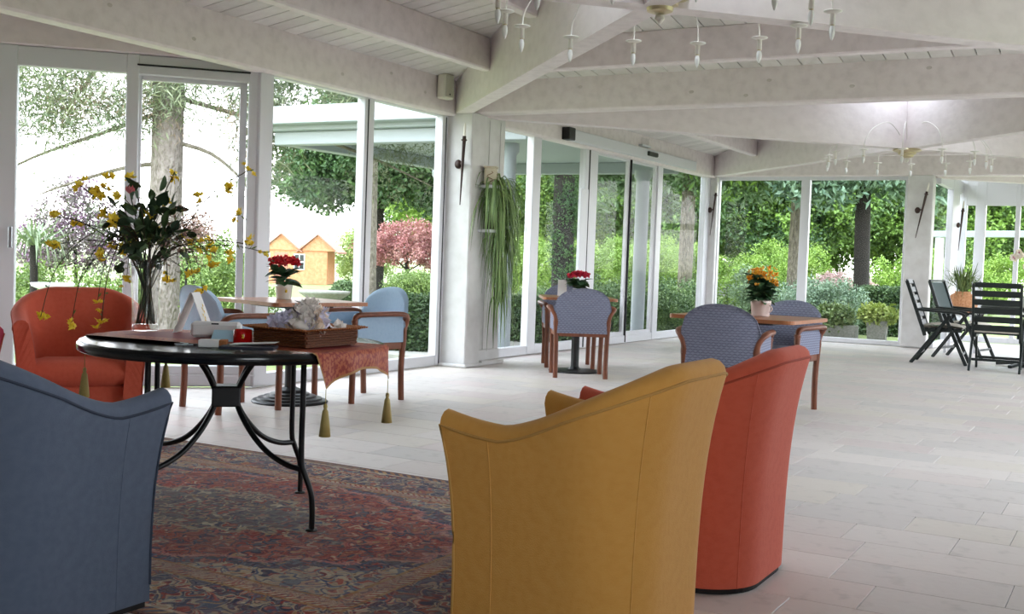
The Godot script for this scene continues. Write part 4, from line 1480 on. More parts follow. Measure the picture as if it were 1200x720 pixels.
func build_dining() -> void:
	# table by the corner of the glass
	cafe_table("rectangular wooden table on a stepped black base beside the corner window", Vector3(-5.36, 0, -6.29), -0.28, Vector2(0.40, 0.40), true)
	dining_chair("pale blue upholstered armchair with its back to the black iron table", M.pale_blue, Vector3(-5.42, 0, -5.75), Vector2(0.27, -0.96))
	dining_chair("pale blue upholstered armchair facing out behind the corner window table", M.pale_blue, Vector3(-5.14, 0, -6.80), Vector2(-0.28, 0.96))
	potted_flower("red_kalanchoe", "red flowering plant in a white pot on the corner window table", Vector3(-5.46, 0.741, -6.31), 0.105, 0.062, M.white_ceramic, Color(0.50, 0.01, 0.02), Color(0.75, 0.03, 0.04), 0.14, 0.21, M.red_petal, 150)
	var rs := get_node("red_kalanchoe")
	var st := tool()
	ball(st, Vector3(0.052, 0.06, 0.036), Vector3(0.008, 0.012, 0.01), 8, 6)
	part(rs, "pot_motif", st, M.yellow_print)
	# table near the automatic door
	var f := Vector2(-0.53, -0.85)
	cafe_table("wooden table on a flat round black base near the sliding door", Vector3(-4.88, 0, -9.98), atan2(f.x, f.y), Vector2(0.36, 0.36), false)
	dining_chair("grey upholstered armchair seen from behind in front of the sliding door", M.grey_dots, Vector3(-4.67, 0, -9.62), f)
	dining_chair("grey upholstered armchair half hidden at the far side of the sliding door table", M.grey_dots, Vector3(-5.18, 0, -10.42), -f)
	potted_flower("red_kalanchoe", "red flowering plant on the table near the sliding door", Vector3(-4.86, 0.741, -9.96), 0.08, 0.055, M.white_ceramic, Color(0.42, 0.0, 0.03), Color(0.62, 0.02, 0.05), 0.13, 0.17, M.red_petal, 150)
	var t := thing("table_card", "small white card standing on the table near the sliding door", "card", Vector3(-5.06, 0.741, -10.0), 0.55)
	st = tool()
	box(st, UP * 0.08, Vector3(0.09, 0.16, 0.004), 0.001)
	part(t, "card", st, M.paper)
	st = tool()
	box(st, UP * 0.006, Vector3(0.09, 0.012, 0.04), 0.002)
	part(t, "foot", st, M.paper)
	# table right of the middle
	var tt := -0.06
	cafe_table("wooden table behind the orange foreground armchair", Vector3(-2.50, 0, -7.97), tt, Vector2(0.46, 0.41), false)
	dining_chair("grey dotted upholstered armchair seen from behind beside the yellow armchair", M.grey_dots, Vector3(-2.50, 0, -7.50), Vector2(-0.12, -0.99))
	dining_chair("grey dotted upholstered armchair at the far side of the right hand table", M.grey_dots, Vector3(-2.47, 0, -8.60), Vector2(-0.1, 0.99))
	potted_flower("orange_kalanchoe", "orange flowering plant in a pale pot on the right hand table", Vector3(-2.44, 0.741, -8.04), 0.115, 0.075, M.pink_ceramic, Color(0.80, 0.30, 0.03), Color(0.85, 0.55, 0.08), 0.14, 0.27, M.petal, 70, false)
	st = tool()
	var hp := []
	for k in 9: hp.append(Vector3(0.072 + 0.022 * sin(PI * k / 8.0), 0.03 + 0.055 * k / 8.0, 0.03))
	tube(st, hp, 0.005, 6)
	part(get_node("orange_kalanchoe"), "handle", st, M.pink_ceramic)
	t = thing("table_plant", "small leafy sprig in a glass on the table behind the grey dotted chair", "plant", Vector3(-2.72, 0.741, -8.10))
	st = tool()
	lathe(st, [[0.0, 0.0], [0.022, 0.0], [0.024, 0.07], [0.022, 0.07], [0.02, 0.006], [0.0, 0.005]], 16)
	part(t, "glass", st, M.vase_glass)
	st = tool()
	tube(st, [Vector3(0, 0.005, 0), Vector3(0.005, 0.1, 0), Vector3(0, 0.2, 0.01)], 0.002, 5)
	part(t, "stem", st, M.stem)
	st = tool()
	for k in 12:
		var d := Vector3(cos(k * 2.1), 0.35, sin(k * 2.1)).normalized()
		st.set_color(Color(0.03, 0.06, 0.03))
		flat_leaf(st, Vector3(0.003, 0.06 + 0.012 * k, 0), d, (UP - d * d.y).normalized(), 0.05, 0.02)
	part(t, "leaves", st, M.dark_leaf)

# ------------------------------------------------------------------ dark green folding garden chairs
func garden_chair(label: String, where: Vector3, facing: Vector2, slats := true) -> Node3D:
	var t := thing("garden_chair", label, "chair", where, atan2(facing.x, facing.y), "dark green folding garden chairs")
	var st: SurfaceTool
	var w := 0.25
	var b0 := Vector3(0, 0.40, -0.20)
	var b1 := Vector3(0, 1.0, -0.42)
	for s in [-1, 1]:
		var sx := Vector3(s * w, 0, 0)
		st = tool()
		bar(st, sx + b0 - Vector3(0, 0.06, -0.02), sx + b1, 0.028, 0.042, 0.006, Vector3(0, 0.3, 1))
		part(t, "back_post", st, M.green_wood)
		st = tool()
		bar(st, sx * 1.06 + Vector3(0, 0.0, -0.33), sx * 1.06 + Vector3(0, 0.60, 0.10), 0.026, 0.042, 0.006, Vector3(0, 0.3, 1))
		part(t, "leg", st, M.green_wood)
		st = tool()
		bar(st, sx * 0.96 + Vector3(0, 0.0, 0.30), sx * 0.96 + Vector3(0, 0.62, 0.02), 0.026, 0.042, 0.006, Vector3(0, 0.3, 1))
		part(t, "leg", st, M.green_wood)
		st = tool()
		tube(st, smooth_path([sx * 1.1 + Vector3(0, 0.655, -0.30), sx * 1.12 + Vector3(0, 0.64, 0.0), sx * 1.12 + Vector3(0, 0.63, 0.20), sx * 1.12 + Vector3(0, 0.60, 0.27)], 4), 0.022, 8, Vector2(1.2, 0.7))
		part(t, "arm", st, M.green_wood)
		st = tool()
		bar(st, sx * 0.9 + Vector3(0, 0.405, -0.22), sx * 0.9 + Vector3(0, 0.415, 0.24), 0.026, 0.04, 0.005)
		part(t, "seat_rail", st, M.green_wood)
	if slats:
		for k in 6:
			var f := 0.16 + 0.82 * k / 5.0
			st = tool()
			var p := b0.lerp(b1, f)
			bar(st, p - Vector3(w - 0.01, 0, 0), p + Vector3(w - 0.01, 0, 0), 0.018, 0.072 if k < 5 else 0.06, 0.005, (b1 - b0).normalized())
			part(t, "back_slat", st, M.green_wood)
	else:
		st = tool()
		bar(st, b0, b1 - Vector3(0, 0.02, 0), w * 2 - 0.03, 0.008, 0.003, Vector3(0, 0.3, 1))
		part(t, "mesh_back", st, M.mesh_back)
		st = tool()
		bar(st, b1 - Vector3(w, 0, 0), b1 + Vector3(w, 0, 0), 0.03, 0.03, 0.006)
		part(t, "top_rail", st, M.green_wood)
	for k in 5:
		st = tool()
		var z := -0.18 + 0.095 * k
		bar(st, Vector3(-w + 0.01, 0.432, z), Vector3(w - 0.01, 0.432, z), 0.07, 0.016, 0.004)
		part(t, "seat_slat", st, M.green_wood)
	st = tool()
	bar(st, Vector3(-w, 0.13, 0.242), Vector3(w, 0.13, 0.242), 0.022, 0.03, 0.004)
	part(t, "stretcher", st, M.green_wood)
	st = tool()
	bar(st, Vector3(-w, 0.13, -0.237), Vector3(w, 0.13, -0.237), 0.022, 0.03, 0.004)
	part(t, "stretcher", st, M.green_wood)
	st = tool()
	var rows := []
	for i in 7:
		var row := []
		for p in [Vector2(-0.21, 0.442), Vector2(-0.22, 0.47), Vector2(-0.1, 0.492), Vector2(0.1, 0.492), Vector2(0.24, 0.47), Vector2(0.245, 0.445)]:
			row.append(Vector3(-0.235 + 0.47 * i / 6.0, p.y - (0.015 if (i == 0 or i == 6) and p.y > 0.45 else 0.0), p.x))
		rows.append(row)
	sheet(st, rows, true)
	part(t, "cushion", st, M.cushion)
	return t

func spider_leaves(parent: Node3D, c: Vector3, n: int, reach: Vector2, drop: Vector2, bias: Vector3, w: float, ca: Color, cb: Color, m: Material, called := "leaves", jit := 0.0) -> void:
	var st := tool()
	for k in n:
		var a := rng.randf() * TAU
		var out := (Vector3(cos(a), 0, sin(a)) + bias).normalized()
		var r := rng.randf_range(reach.x, reach.y)
		var dr := rng.randf_range(drop.x, drop.y)
		var up := rng.randf_range(0.06, 0.2)
		var b := c + Vector3(rng.randfn() * 0.02, rng.randfn() * jit, rng.randfn() * 0.02)
		var pts := smooth_path([b, b + out * r * 0.4 + UP * up, b + out * r * 0.8 + UP * (up - dr * 0.35), b + out * r + UP * (-dr)], 3)
		st.set_color(ca.lerp(cb, rng.randf()))
		blade(st, pts, w, out.cross(UP).normalized())
	var p := part(parent, called, st, m)
	p.set_meta("kind", "stuff")

func build_terrace_set() -> void:
	var t := thing("garden_table", "dark green round garden table among the green chairs", "table", Vector3(-1.22, 0, -14.85))
	var st := tool()
	lathe(st, [[0.0, 0.70], [0.52, 0.70], [0.53, 0.705], [0.53, 0.722], [0.52, 0.728], [0.0, 0.728]], 40)
	part(t, "table_top", st, M.green_wood)
	st = tool()
	lathe(st, [[0.05, 0.0], [0.045, 0.4], [0.045, 0.66], [0.12, 0.70]], 16)
	part(t, "pedestal", st, M.green_wood)
	for k in 4:
		st = tool()
		var d := Vector3(cos(k * PI / 2 + 0.4), 0, sin(k * PI / 2 + 0.4))
		bar(st, d * 0.02 + UP * 0.06, d * 0.36 + UP * 0.02, 0.05, 0.035, 0.005)
		part(t, "foot", st, M.green_wood)
	garden_chair("dark green slatted garden chair in profile beside the wide white column", Vector3(-2.14, 0, -14.62), Vector2(1, -0.05))
	garden_chair("dark green garden chair with a grey mesh back behind the profile chair", Vector3(-2.02, 0, -15.75), Vector2(0.98, 0.2), false)
	garden_chair("dark green slatted garden chair with cushion seen from behind", Vector3(-1.46, 0, -14.08), Vector2(-0.03, -1))
	garden_chair("dark green slatted garden chair at the right edge of the view", Vector3(-0.78, 0, -14.25), Vector2(-0.4, -0.9))
	# orchid and folded napkin on the table
	t = thing("white_orchid", "white orchid with arching stem on the dark green garden table", "orchid", Vector3(-1.27, 0.728, -14.9))
	st = tool()
	lathe(st, [[0.0, 0.0], [0.05, 0.0], [0.065, 0.12], [0.058, 0.12], [0.0, 0.1]], 18)
	part(t, "pot", st, M.white_ceramic)
	st = tool()
	for k in 6:
		var d := Vector3(cos(k * 1.05), 0.35, sin(k * 1.05)).normalized()
		st.set_color(Color(0.03, 0.08, 0.03))
		flat_leaf(st, Vector3(0, 0.11, 0), d, (UP - d * d.y).normalized(), 0.2, 0.06, 0.3)
	part(t, "leaves", st, M.dark_leaf)
	st = tool()
	var path := smooth_path([Vector3(0, 0.1, 0), Vector3(0.0, 0.35, 0.0), Vector3(0.02, 0.56, 0.02), Vector3(-0.05, 0.66, 0.05), Vector3(-0.14, 0.62, 0.08)], 5)
	tube(st, path, 0.004, 6)
	part(t, "stem", st, M.stem)
	for k in 11:
		var f := tool()
		for e in 5:
			var a := TAU * e / 5
			f.set_color(Color(0.86, 0.82, 0.82))
			flat_leaf(f, Vector3.ZERO, Vector3(cos(a), sin(a), 0.25).normalized(), Vector3(0, 0, 1), 0.05, 0.055, 0.1)
		f.set_color(Color(0.7, 0.25, 0.4))
		ball(f, Vector3(0, 0, 0.012), Vector3(0.008, 0.01, 0.008), 6, 4)
		var bl := part(t, "blossom", f, M.petal)
		bl.position = path[9 + k] + Vector3(rng.randf_range(-0.05, 0.05), rng.randf_range(-0.06, 0.03), 0.02)
		bl.rotation.y = rng.randf_range(-0.5, 0.9)
	t = thing("folded_napkin", "dark green napkin folded upright on the garden table", "napkin", Vector3(-1.16, 0.728, -14.62))
	st = tool()
	st.set_smooth_group(-1)
	face_out(st, [Vector3(-0.045, 0, 0.03), Vector3(0.045, 0, 0.03), Vector3(0.01, 0.24, 0)], Vector3(0, 0.08, 0))
	face_out(st, [Vector3(0.045, 0, 0.03), Vector3(0, 0, -0.05), Vector3(0.01, 0.24, 0)], Vector3(0, 0.08, 0))
	face_out(st, [Vector3(-0.045, 0, 0.03), Vector3(0, 0, -0.05), Vector3(0.01, 0.24, 0)], Vector3(0, 0.08, 0))
	part(t, "cloth", st, M.green_wood)
	t = thing("plate", "white plate on the dark green garden table", "plate", Vector3(-1.52, 0.728, -14.86))
	st = tool()
	lathe(st, [[0.0, 0.004], [0.07, 0.004], [0.12, 0.018], [0.122, 0.021], [0.07, 0.009], [0.0, 0.009]], 28)
	part(t, "dish", st, M.white_ceramic)
	# grass-leaved plant in a terracotta bowl on a low stand behind
	t = thing("plant_stand", "low white stand under the terracotta planter", "stand", Vector3(-2.22, 0, -16.75))
	st = tool()
	span(st, Vector3(-0.2, 0.52, -0.2), Vector3(0.2, 0.56, 0.2), 0.006)
	part(t, "top", st, M.frame)
	for sx in [-1, 1]:
		for sz in [-1, 1]:
			st = tool()
			span(st, Vector3(sx * 0.17 - 0.018, 0, sz * 0.17 - 0.018), Vector3(sx * 0.17 + 0.018, 0.52, sz * 0.17 + 0.018), 0.004)
			part(t, "leg", st, M.frame)
	t = thing("bowl_plant", "grass leaved houseplant in a round terracotta bowl behind the green chairs", "plant", Vector3(-2.22, 0.56, -16.75))
	st = tool()
	lathe(st, [[0.0, 0.0], [0.12, 0.0], [0.2, 0.09], [0.21, 0.16], [0.15, 0.25], [0.10, 0.28], [0.11, 0.30], [0.09, 0.30], [0.0, 0.27]], 28)
	part(t, "bowl", st, M.terracotta)
	spider_leaves(t, Vector3(0, 0.30, 0), 170, Vector2(0.08, 0.30), Vector2(-0.42, 0.12), Vector3.ZERO, 0.010, Color(0.07, 0.12, 0.03), Color(0.22, 0.30, 0.10), M.leaf)

# ------------------------------------------------------------------ things fixed to walls and columns
func torch(label: String, where: Vector3, turn: float, lean: float) -> void:
	var t := thing("wall_torch", label, "wall lamp", where, turn, "brown torch shaped wall lamps")
	# built against the wall at z = 0, leaning sideways; knob is the wall mount
	var top := Vector3(lean * 0.22, 0.24, 0.07)
	var low := Vector3(-lean * 0.38, -0.38, 0.05)
	var st := tool()
	tube(st, [low, low.lerp(top, 0.5), top], [0.005, 0.012, 0.019], 8)
	part(t, "shaft", st, M.torch)
	var d := (top - low).normalized()
	st = tool()
	tube(st, [top, top + d * 0.012, top + d * 0.02, top + d * 0.05], [0.022, 0.034, 0.02, 0.018], 10)
	part(t, "cup", st, M.torch)
	st = tool()
	tube(st, [top + d * 0.05, top + d * 0.12, top + d * 0.15, top + d * 0.18], [0.013, 0.013, 0.012, 0.002], 10)
	part(t, "candle", st, M.candle)
	st = tool()
	ball(st, Vector3(-0.07, 0.02, 0.03), Vector3(0.04, 0.045, 0.03), 12, 8)
	tube(st, [Vector3(-0.07, 0.02, 0.03), Vector3(0.0, 0.03, 0.055)], 0.010, 6)
	part(t, "wall_mount", st, M.torch)

func build_fittings() -> void:
	torch("brown torch lamp with white candle on the near face of the first column", Vector3(-5.865, 1.98, -9.40), 0.0, 0.06)
	torch("dark torch lamp leaning behind the hanging spider plant", Vector3(-6.06, 1.90, -10.35), PI / 2, -0.28)
	torch("dark torch lamp on the corner column beside the picture window", Vector3(-5.995, 1.95, -17.08), 0.0, 0.12)
	torch("dark torch lamp on the wide column right of the picture window", Vector3(-2.86, 1.98, -17.08), 0.0, 0.2)
	torch("dark torch lamp on the post behind the grass leaved houseplant", Vector3(-2.65, 1.85, -18.95), PI / 2, 0.2)
	# loudspeaker at the end of the long beam
	var t := thing("wall_loudspeaker", "cream wall loudspeaker on the beam left of the first column", "speaker", Vector3(-6.0, 2.715, -9.10), PI / 2 - 0.12)
	var st := tool()
	span(st, Vector3(-0.075, -0.12, 0.02), Vector3(0.075, 0.12, 0.12), 0.014)
	part(t, "cabinet", st, M.cream_plastic)
	st = tool()
	span(st, Vector3(-0.058, -0.10, 0.118), Vector3(0.058, 0.10, 0.126), 0.006)
	part(t, "grille", st, M.grille)
	st = tool()
	span(st, Vector3(-0.008, -0.085, 0.125), Vector3(0.008, -0.07, 0.129), 0.002)
	part(t, "badge", st, M.dark_seal)
	st = tool()
	span(st, Vector3(-0.02, -0.03, -0.01), Vector3(0.02, 0.03, 0.03), 0.003)
	part(t, "bracket", st, M.black_plastic)
	# exit light above the sliding door
	t = thing("exit_light", "small clear emergency light on the beam over the sliding door", "light", Vector3(-6.0, 2.715, -14.1), PI / 2)
	st = tool()
	span(st, Vector3(-0.15, -0.06, 0.0), Vector3(0.15, -0.03, 0.06), 0.006)
	part(t, "housing", st, M.frame)
	st = tool()
	span(st, Vector3(-0.13, -0.03, 0.025), Vector3(0.13, 0.06, 0.033), 0.002)
	part(t, "panel", st, M.glass)
	# jar on the column shelf
	t = thing("decorated_jar", "cream square jar with brown drawing on the upper column shelf", "jar", Vector3(-5.72, 1.815, -9.64), 0.4)
	st = tool()
	span(st, Vector3(-0.06, 0.0, -0.06), Vector3(0.06, 0.17, 0.06), 0.012)
	span(st, Vector3(-0.067, 0.165, -0.067), Vector3(0.067, 0.185, 0.067), 0.006)
	part(t, "jar", st, M.cream_ceramic)
	for s in 2:
		st = tool()
		var pts := []
		for k in 9: pts.append(Vector3(0.03 * sin(k * 1.1), 0.03 + 0.013 * k, 0.0615))
		tube(st, pts, 0.004, 5)
		var p := part(t, "drawing", st, M.brown_print)
		p.rotation.y = PI / 2 * s
	# hanging spider plant
	t = thing("hanging_spider_plant", "long trailing green spider plant on the side of the first column", "plant", Vector3(-5.74, 1.375, -9.75))
	st = tool()
	lathe(st, [[0.0, 0.0], [0.07, 0.0], [0.10, 0.16], [0.105, 0.17], [0.10, 0.18], [0.09, 0.18], [0.0, 0.15]], 20)
	part(t, "pot", st, M.dark_leaf_pot if M.has("dark_leaf_pot") else M.torch)
	spider_leaves(t, Vector3(0, 0.30, 0.0), 230, Vector2(0.12, 0.36), Vector2(-0.12, 0.65), Vector3(0.35, 0, 0.0), 0.009, Color(0.10, 0.17, 0.05), Color(0.30, 0.42, 0.16), M.leaf, "leaves", 0.03)
	spider_leaves(t, Vector3(0.08, -0.10, -0.02), 140, Vector2(0.08, 0.25), Vector2(0.1, 0.6), Vector3(0.4, 0, 0), 0.008, Color(0.10, 0.17, 0.05), Color(0.30, 0.42, 0.16), M.leaf, "trailing_leaves", 0.13)
	spider_leaves(t, Vector3(0.10, -0.56, 0.02), 70, Vector2(0.05, 0.18), Vector2(0.15, 0.52), Vector3(0.4, 0, 0), 0.008, Color(0.12, 0.20, 0.06), Color(0.32, 0.44, 0.18), M.leaf, "trailing_leaves", 0.12)

func build_chandeliers() -> void:
	var lamp: Node3D = null
	for e in [[Vector3(CX + 0.05, 2.565, -5.8), "white chandelier of arched arms with hanging candle bulbs nearest the camera"], [Vector3(CX, 2.50, -13.4), "white chandelier of arched arms with hanging candle bulbs under the far roof light"]]:
		if lamp:
			copy_of(lamp, e[0], 0.0, e[1])
			continue
		lamp = thing("chandelier", e[1], "chandelier", e[0], 0.0, "white candle chandeliers")
		var st := tool()
		lathe(st, [[0.0, 0.0], [0.15, 0.0], [0.16, -0.015], [0.13, -0.03], [0.10, -0.035], [0.10, -0.055], [0.075, -0.065], [0.07, -0.085], [0.04, -0.095], [0.0, -0.10]], 28, Vector3.ZERO, true)
		part(lamp, "hub", st, M.brass)
		st = tool()
		lathe(st, [[0.0, -0.10], [0.022, -0.105], [0.028, -0.125], [0.012, -0.15], [0.0, -0.155]], 16)
		part(lamp, "finial", st, M.chand)
		var n := 14
		for k in n:
			var a := TAU * k / n + 0.10
			var d := Vector3(cos(a), 0, sin(a))
			var r: float = 0.92 if k % 3 else 0.86
			st = tool()
			var path := smooth_path([d * 0.05 + UP * -0.05, d * 0.14 + UP * 0.12, d * r * 0.45 + UP * 0.26, d * r * 0.80 + UP * 0.17, d * r * 0.97 + UP * 0.02, d * r + UP * -0.09], 6)
			tube(st, path, 0.0045, 6)
			var arm := part(lamp, "arm", st, M.chand)
			var c := d * r + UP * -0.09
			st = tool()
			lathe(st, [[0.0, 0.002], [0.03, 0.004], [0.048, 0.010], [0.05, 0.006], [0.03, -0.002], [0.012, -0.006]], 16, c)
			lathe(st, [[0.014, 0.0], [0.0155, -0.065], [0.0, -0.065]], 12, c)
			part(arm, "candle_holder", st, M.chand)
			st = tool()
			lathe(st, [[0.0115, -0.064], [0.0115, -0.070], [0.0, -0.070]], 12, c)
			part(arm, "collar", st, M.brass)
			st = tool()
			lathe(st, [[0.009, -0.070], [0.015, -0.085], [0.0165, -0.10], [0.013, -0.122], [0.006, -0.142], [0.0, -0.150]], 12, c)
			part(arm, "bulb", st, M.bulb)

# ------------------------------------------------------------------ the garden outside
func clump_mesh(n: int, spread: float, l: float, w: float, droop := 0.0) -> Mesh:
	var st := tool()
	for k in n:
		var c := rdir() * spread * pow(rng.randf(), 0.5)
		var d := (rdir() + Vector3(0, -droop, 0)).normalized()
		var g := rng.randf_range(0.75, 1.2)
		st.set_color(Color(g, g, g * 0.95))
		flat_leaf(st, c, d, d.cross(rdir()).normalized(), l * rng.randf_range(0.7, 1.3), w, 0.2)
	st.generate_normals()
	return st.commit()

func scatter(parent: Node3D, called: String, mesh: Mesh, m: Material, blobs: Array, n: int, ca: Color, cb: Color, smin: float, smax: float, fill := 0.45) -> void:
	var mm := MultiMesh.new()
	mm.transform_format = MultiMesh.TRANSFORM_3D
	mm.use_colors = true
	mm.mesh = mesh
	mm.instance_count = n
	var vol := []
	var tot := 0.0
	for b in blobs:
		tot += pow(b[1].x * b[1].y * b[1].z, 0.667)
		vol.append(tot)
	for i in n:
		var x := rng.randf() * tot
		var k := 0
		while vol[k] < x: k += 1
		var r := pow(rng.randf(), fill)
		var p: Vector3 = blobs[k][0] + rdir() * blobs[k][1] * r
		var bs := Basis(rdir(), rng.randf() * TAU).scaled(Vector3.ONE * rng.randf_range(smin, smax))
		mm.set_instance_transform(i, Transform3D(bs, p))
		mm.set_instance_color(i, ca.lerp(cb, rng.randf()))
	var mi := MultiMeshInstance3D.new()
	mi.name = called
	mi.multimesh = mm
	mi.material_override = m
	mi.set_meta("kind", "stuff")
	parent.add_child(mi, true)

var CL := {}
func tree(called: String, label: String, where: Vector3, h: float, r: float, bark: Material, blobs: Array, n: int, mesh: Mesh, ca: Color, cb: Color, branches := 5, smin := 0.7, smax := 1.4) -> Node3D:
	var t := thing(called, label, "tree", where, 0.0, "trees in the garden")
	var st := tool()
	var lean := Vector3(rng.randf_range(-0.2, 0.2), 0, rng.randf_range(-0.2, 0.2))
	tube(st, smooth_path([Vector3(0, -0.1, 0), Vector3(0, h * 0.3, 0) + lean * 0.3, Vector3(0, h * 0.7, 0) + lean * 0.6, Vector3(0, h, 0) + lean], 4), [r * 1.25, r * 1.08, r * 1.02, r, r, r * 0.98, r * 0.95, r * 0.92, r * 0.88, r * 0.82, r * 0.75, r * 0.65, r * 0.55], 14)
	part(t, "trunk", st, bark)
	for k in branches:
		var b: Array = blobs[k % blobs.size()]
		var y0: float = h * rng.randf_range(0.55, 0.95)
		var e: Vector3 = b[0] + rdir() * b[1] * 0.5
		st = tool()
		tube(st, smooth_path([Vector3(0, y0, 0) + lean * 0.6, Vector3(e.x * 0.5, lerpf(y0, e.y, 0.6), e.z * 0.5), e], 4), [r * 0.35, r * 0.32, r * 0.28, r * 0.24, r * 0.2, r * 0.16, r * 0.12, r * 0.09, r * 0.06], 6)
		part(t, "branch", st, bark)
	scatter(t, "foliage", mesh, M.leaf, blobs, n, ca, cb, smin, smax)
	return t

func shrub(called: String, label: String, where: Vector3, blobs: Array, n: int, mesh: Mesh, ca: Color, cb: Color, smin := 0.5, smax := 1.0, m: Material = null) -> Node3D:
	var t := thing(called, label, "shrub", where, 0.0, "shrubs in the garden")
	var st := tool()
	for k in 4:
		var e: Vector3 = blobs[k % blobs.size()][0]
		tube(st, smooth_path([Vector3(0.04 * cos(k * 1.6), -0.05, 0.04 * sin(k * 1.6)), Vector3(e.x * 0.4 + 0.1 * cos(k * 1.6), e.y * 0.5, e.z * 0.4 + 0.1 * sin(k * 1.6)), e], 3), 0.018, 5)
	part(t, "stems", st, M.dark_bark)
	scatter(t, "foliage", mesh, m if m else M.leaf, blobs, n, ca, cb, smin, smax)
	return t

func hedge(called: String, label: String, where: Vector3, turn: float, size: Vector3, n: int) -> void:
	var t := thing(called, label, "hedge", where, turn, "clipped hedges in the garden")
	var st := tool()
	box(st, UP * size.y * 0.5, size - Vector3.ONE * 0.12, 0.05)
	part(t, "core", st, M.hedge_core)
	var mm := MultiMesh.new()
	mm.transform_format = MultiMesh.TRANSFORM_3D
	mm.use_colors = true
	mm.mesh = CL.tiny
	mm.instance_count = n
	for i in n:
		var p := Vector3(rng.randf_range(-0.5, 0.5) * size.x, rng.randf() * size.y, rng.randf_range(-0.5, 0.5) * size.z)
		match rng.randi() % 4:
			0: p.y = size.y
			1: p.z = size.z * 0.5
			2: p.z = size.z * -0.5
			3: p.x = size.x * (0.5 if rng.randf() < 0.5 else -0.5)
		mm.set_instance_transform(i, Transform3D(Basis(rdir(), rng.randf() * TAU).scaled(Vector3.ONE * rng.randf_range(0.6, 1.1)), p))
		mm.set_instance_color(i, Color(0.035, 0.075, 0.03).lerp(Color(0.10, 0.17, 0.05), rng.randf()))
	var mi := MultiMeshInstance3D.new()
	mi.name = "foliage"
	mi.multimesh = mm
	mi.material_override = M.leaf
	mi.set_meta("kind", "stuff")
	t.add_child(mi)

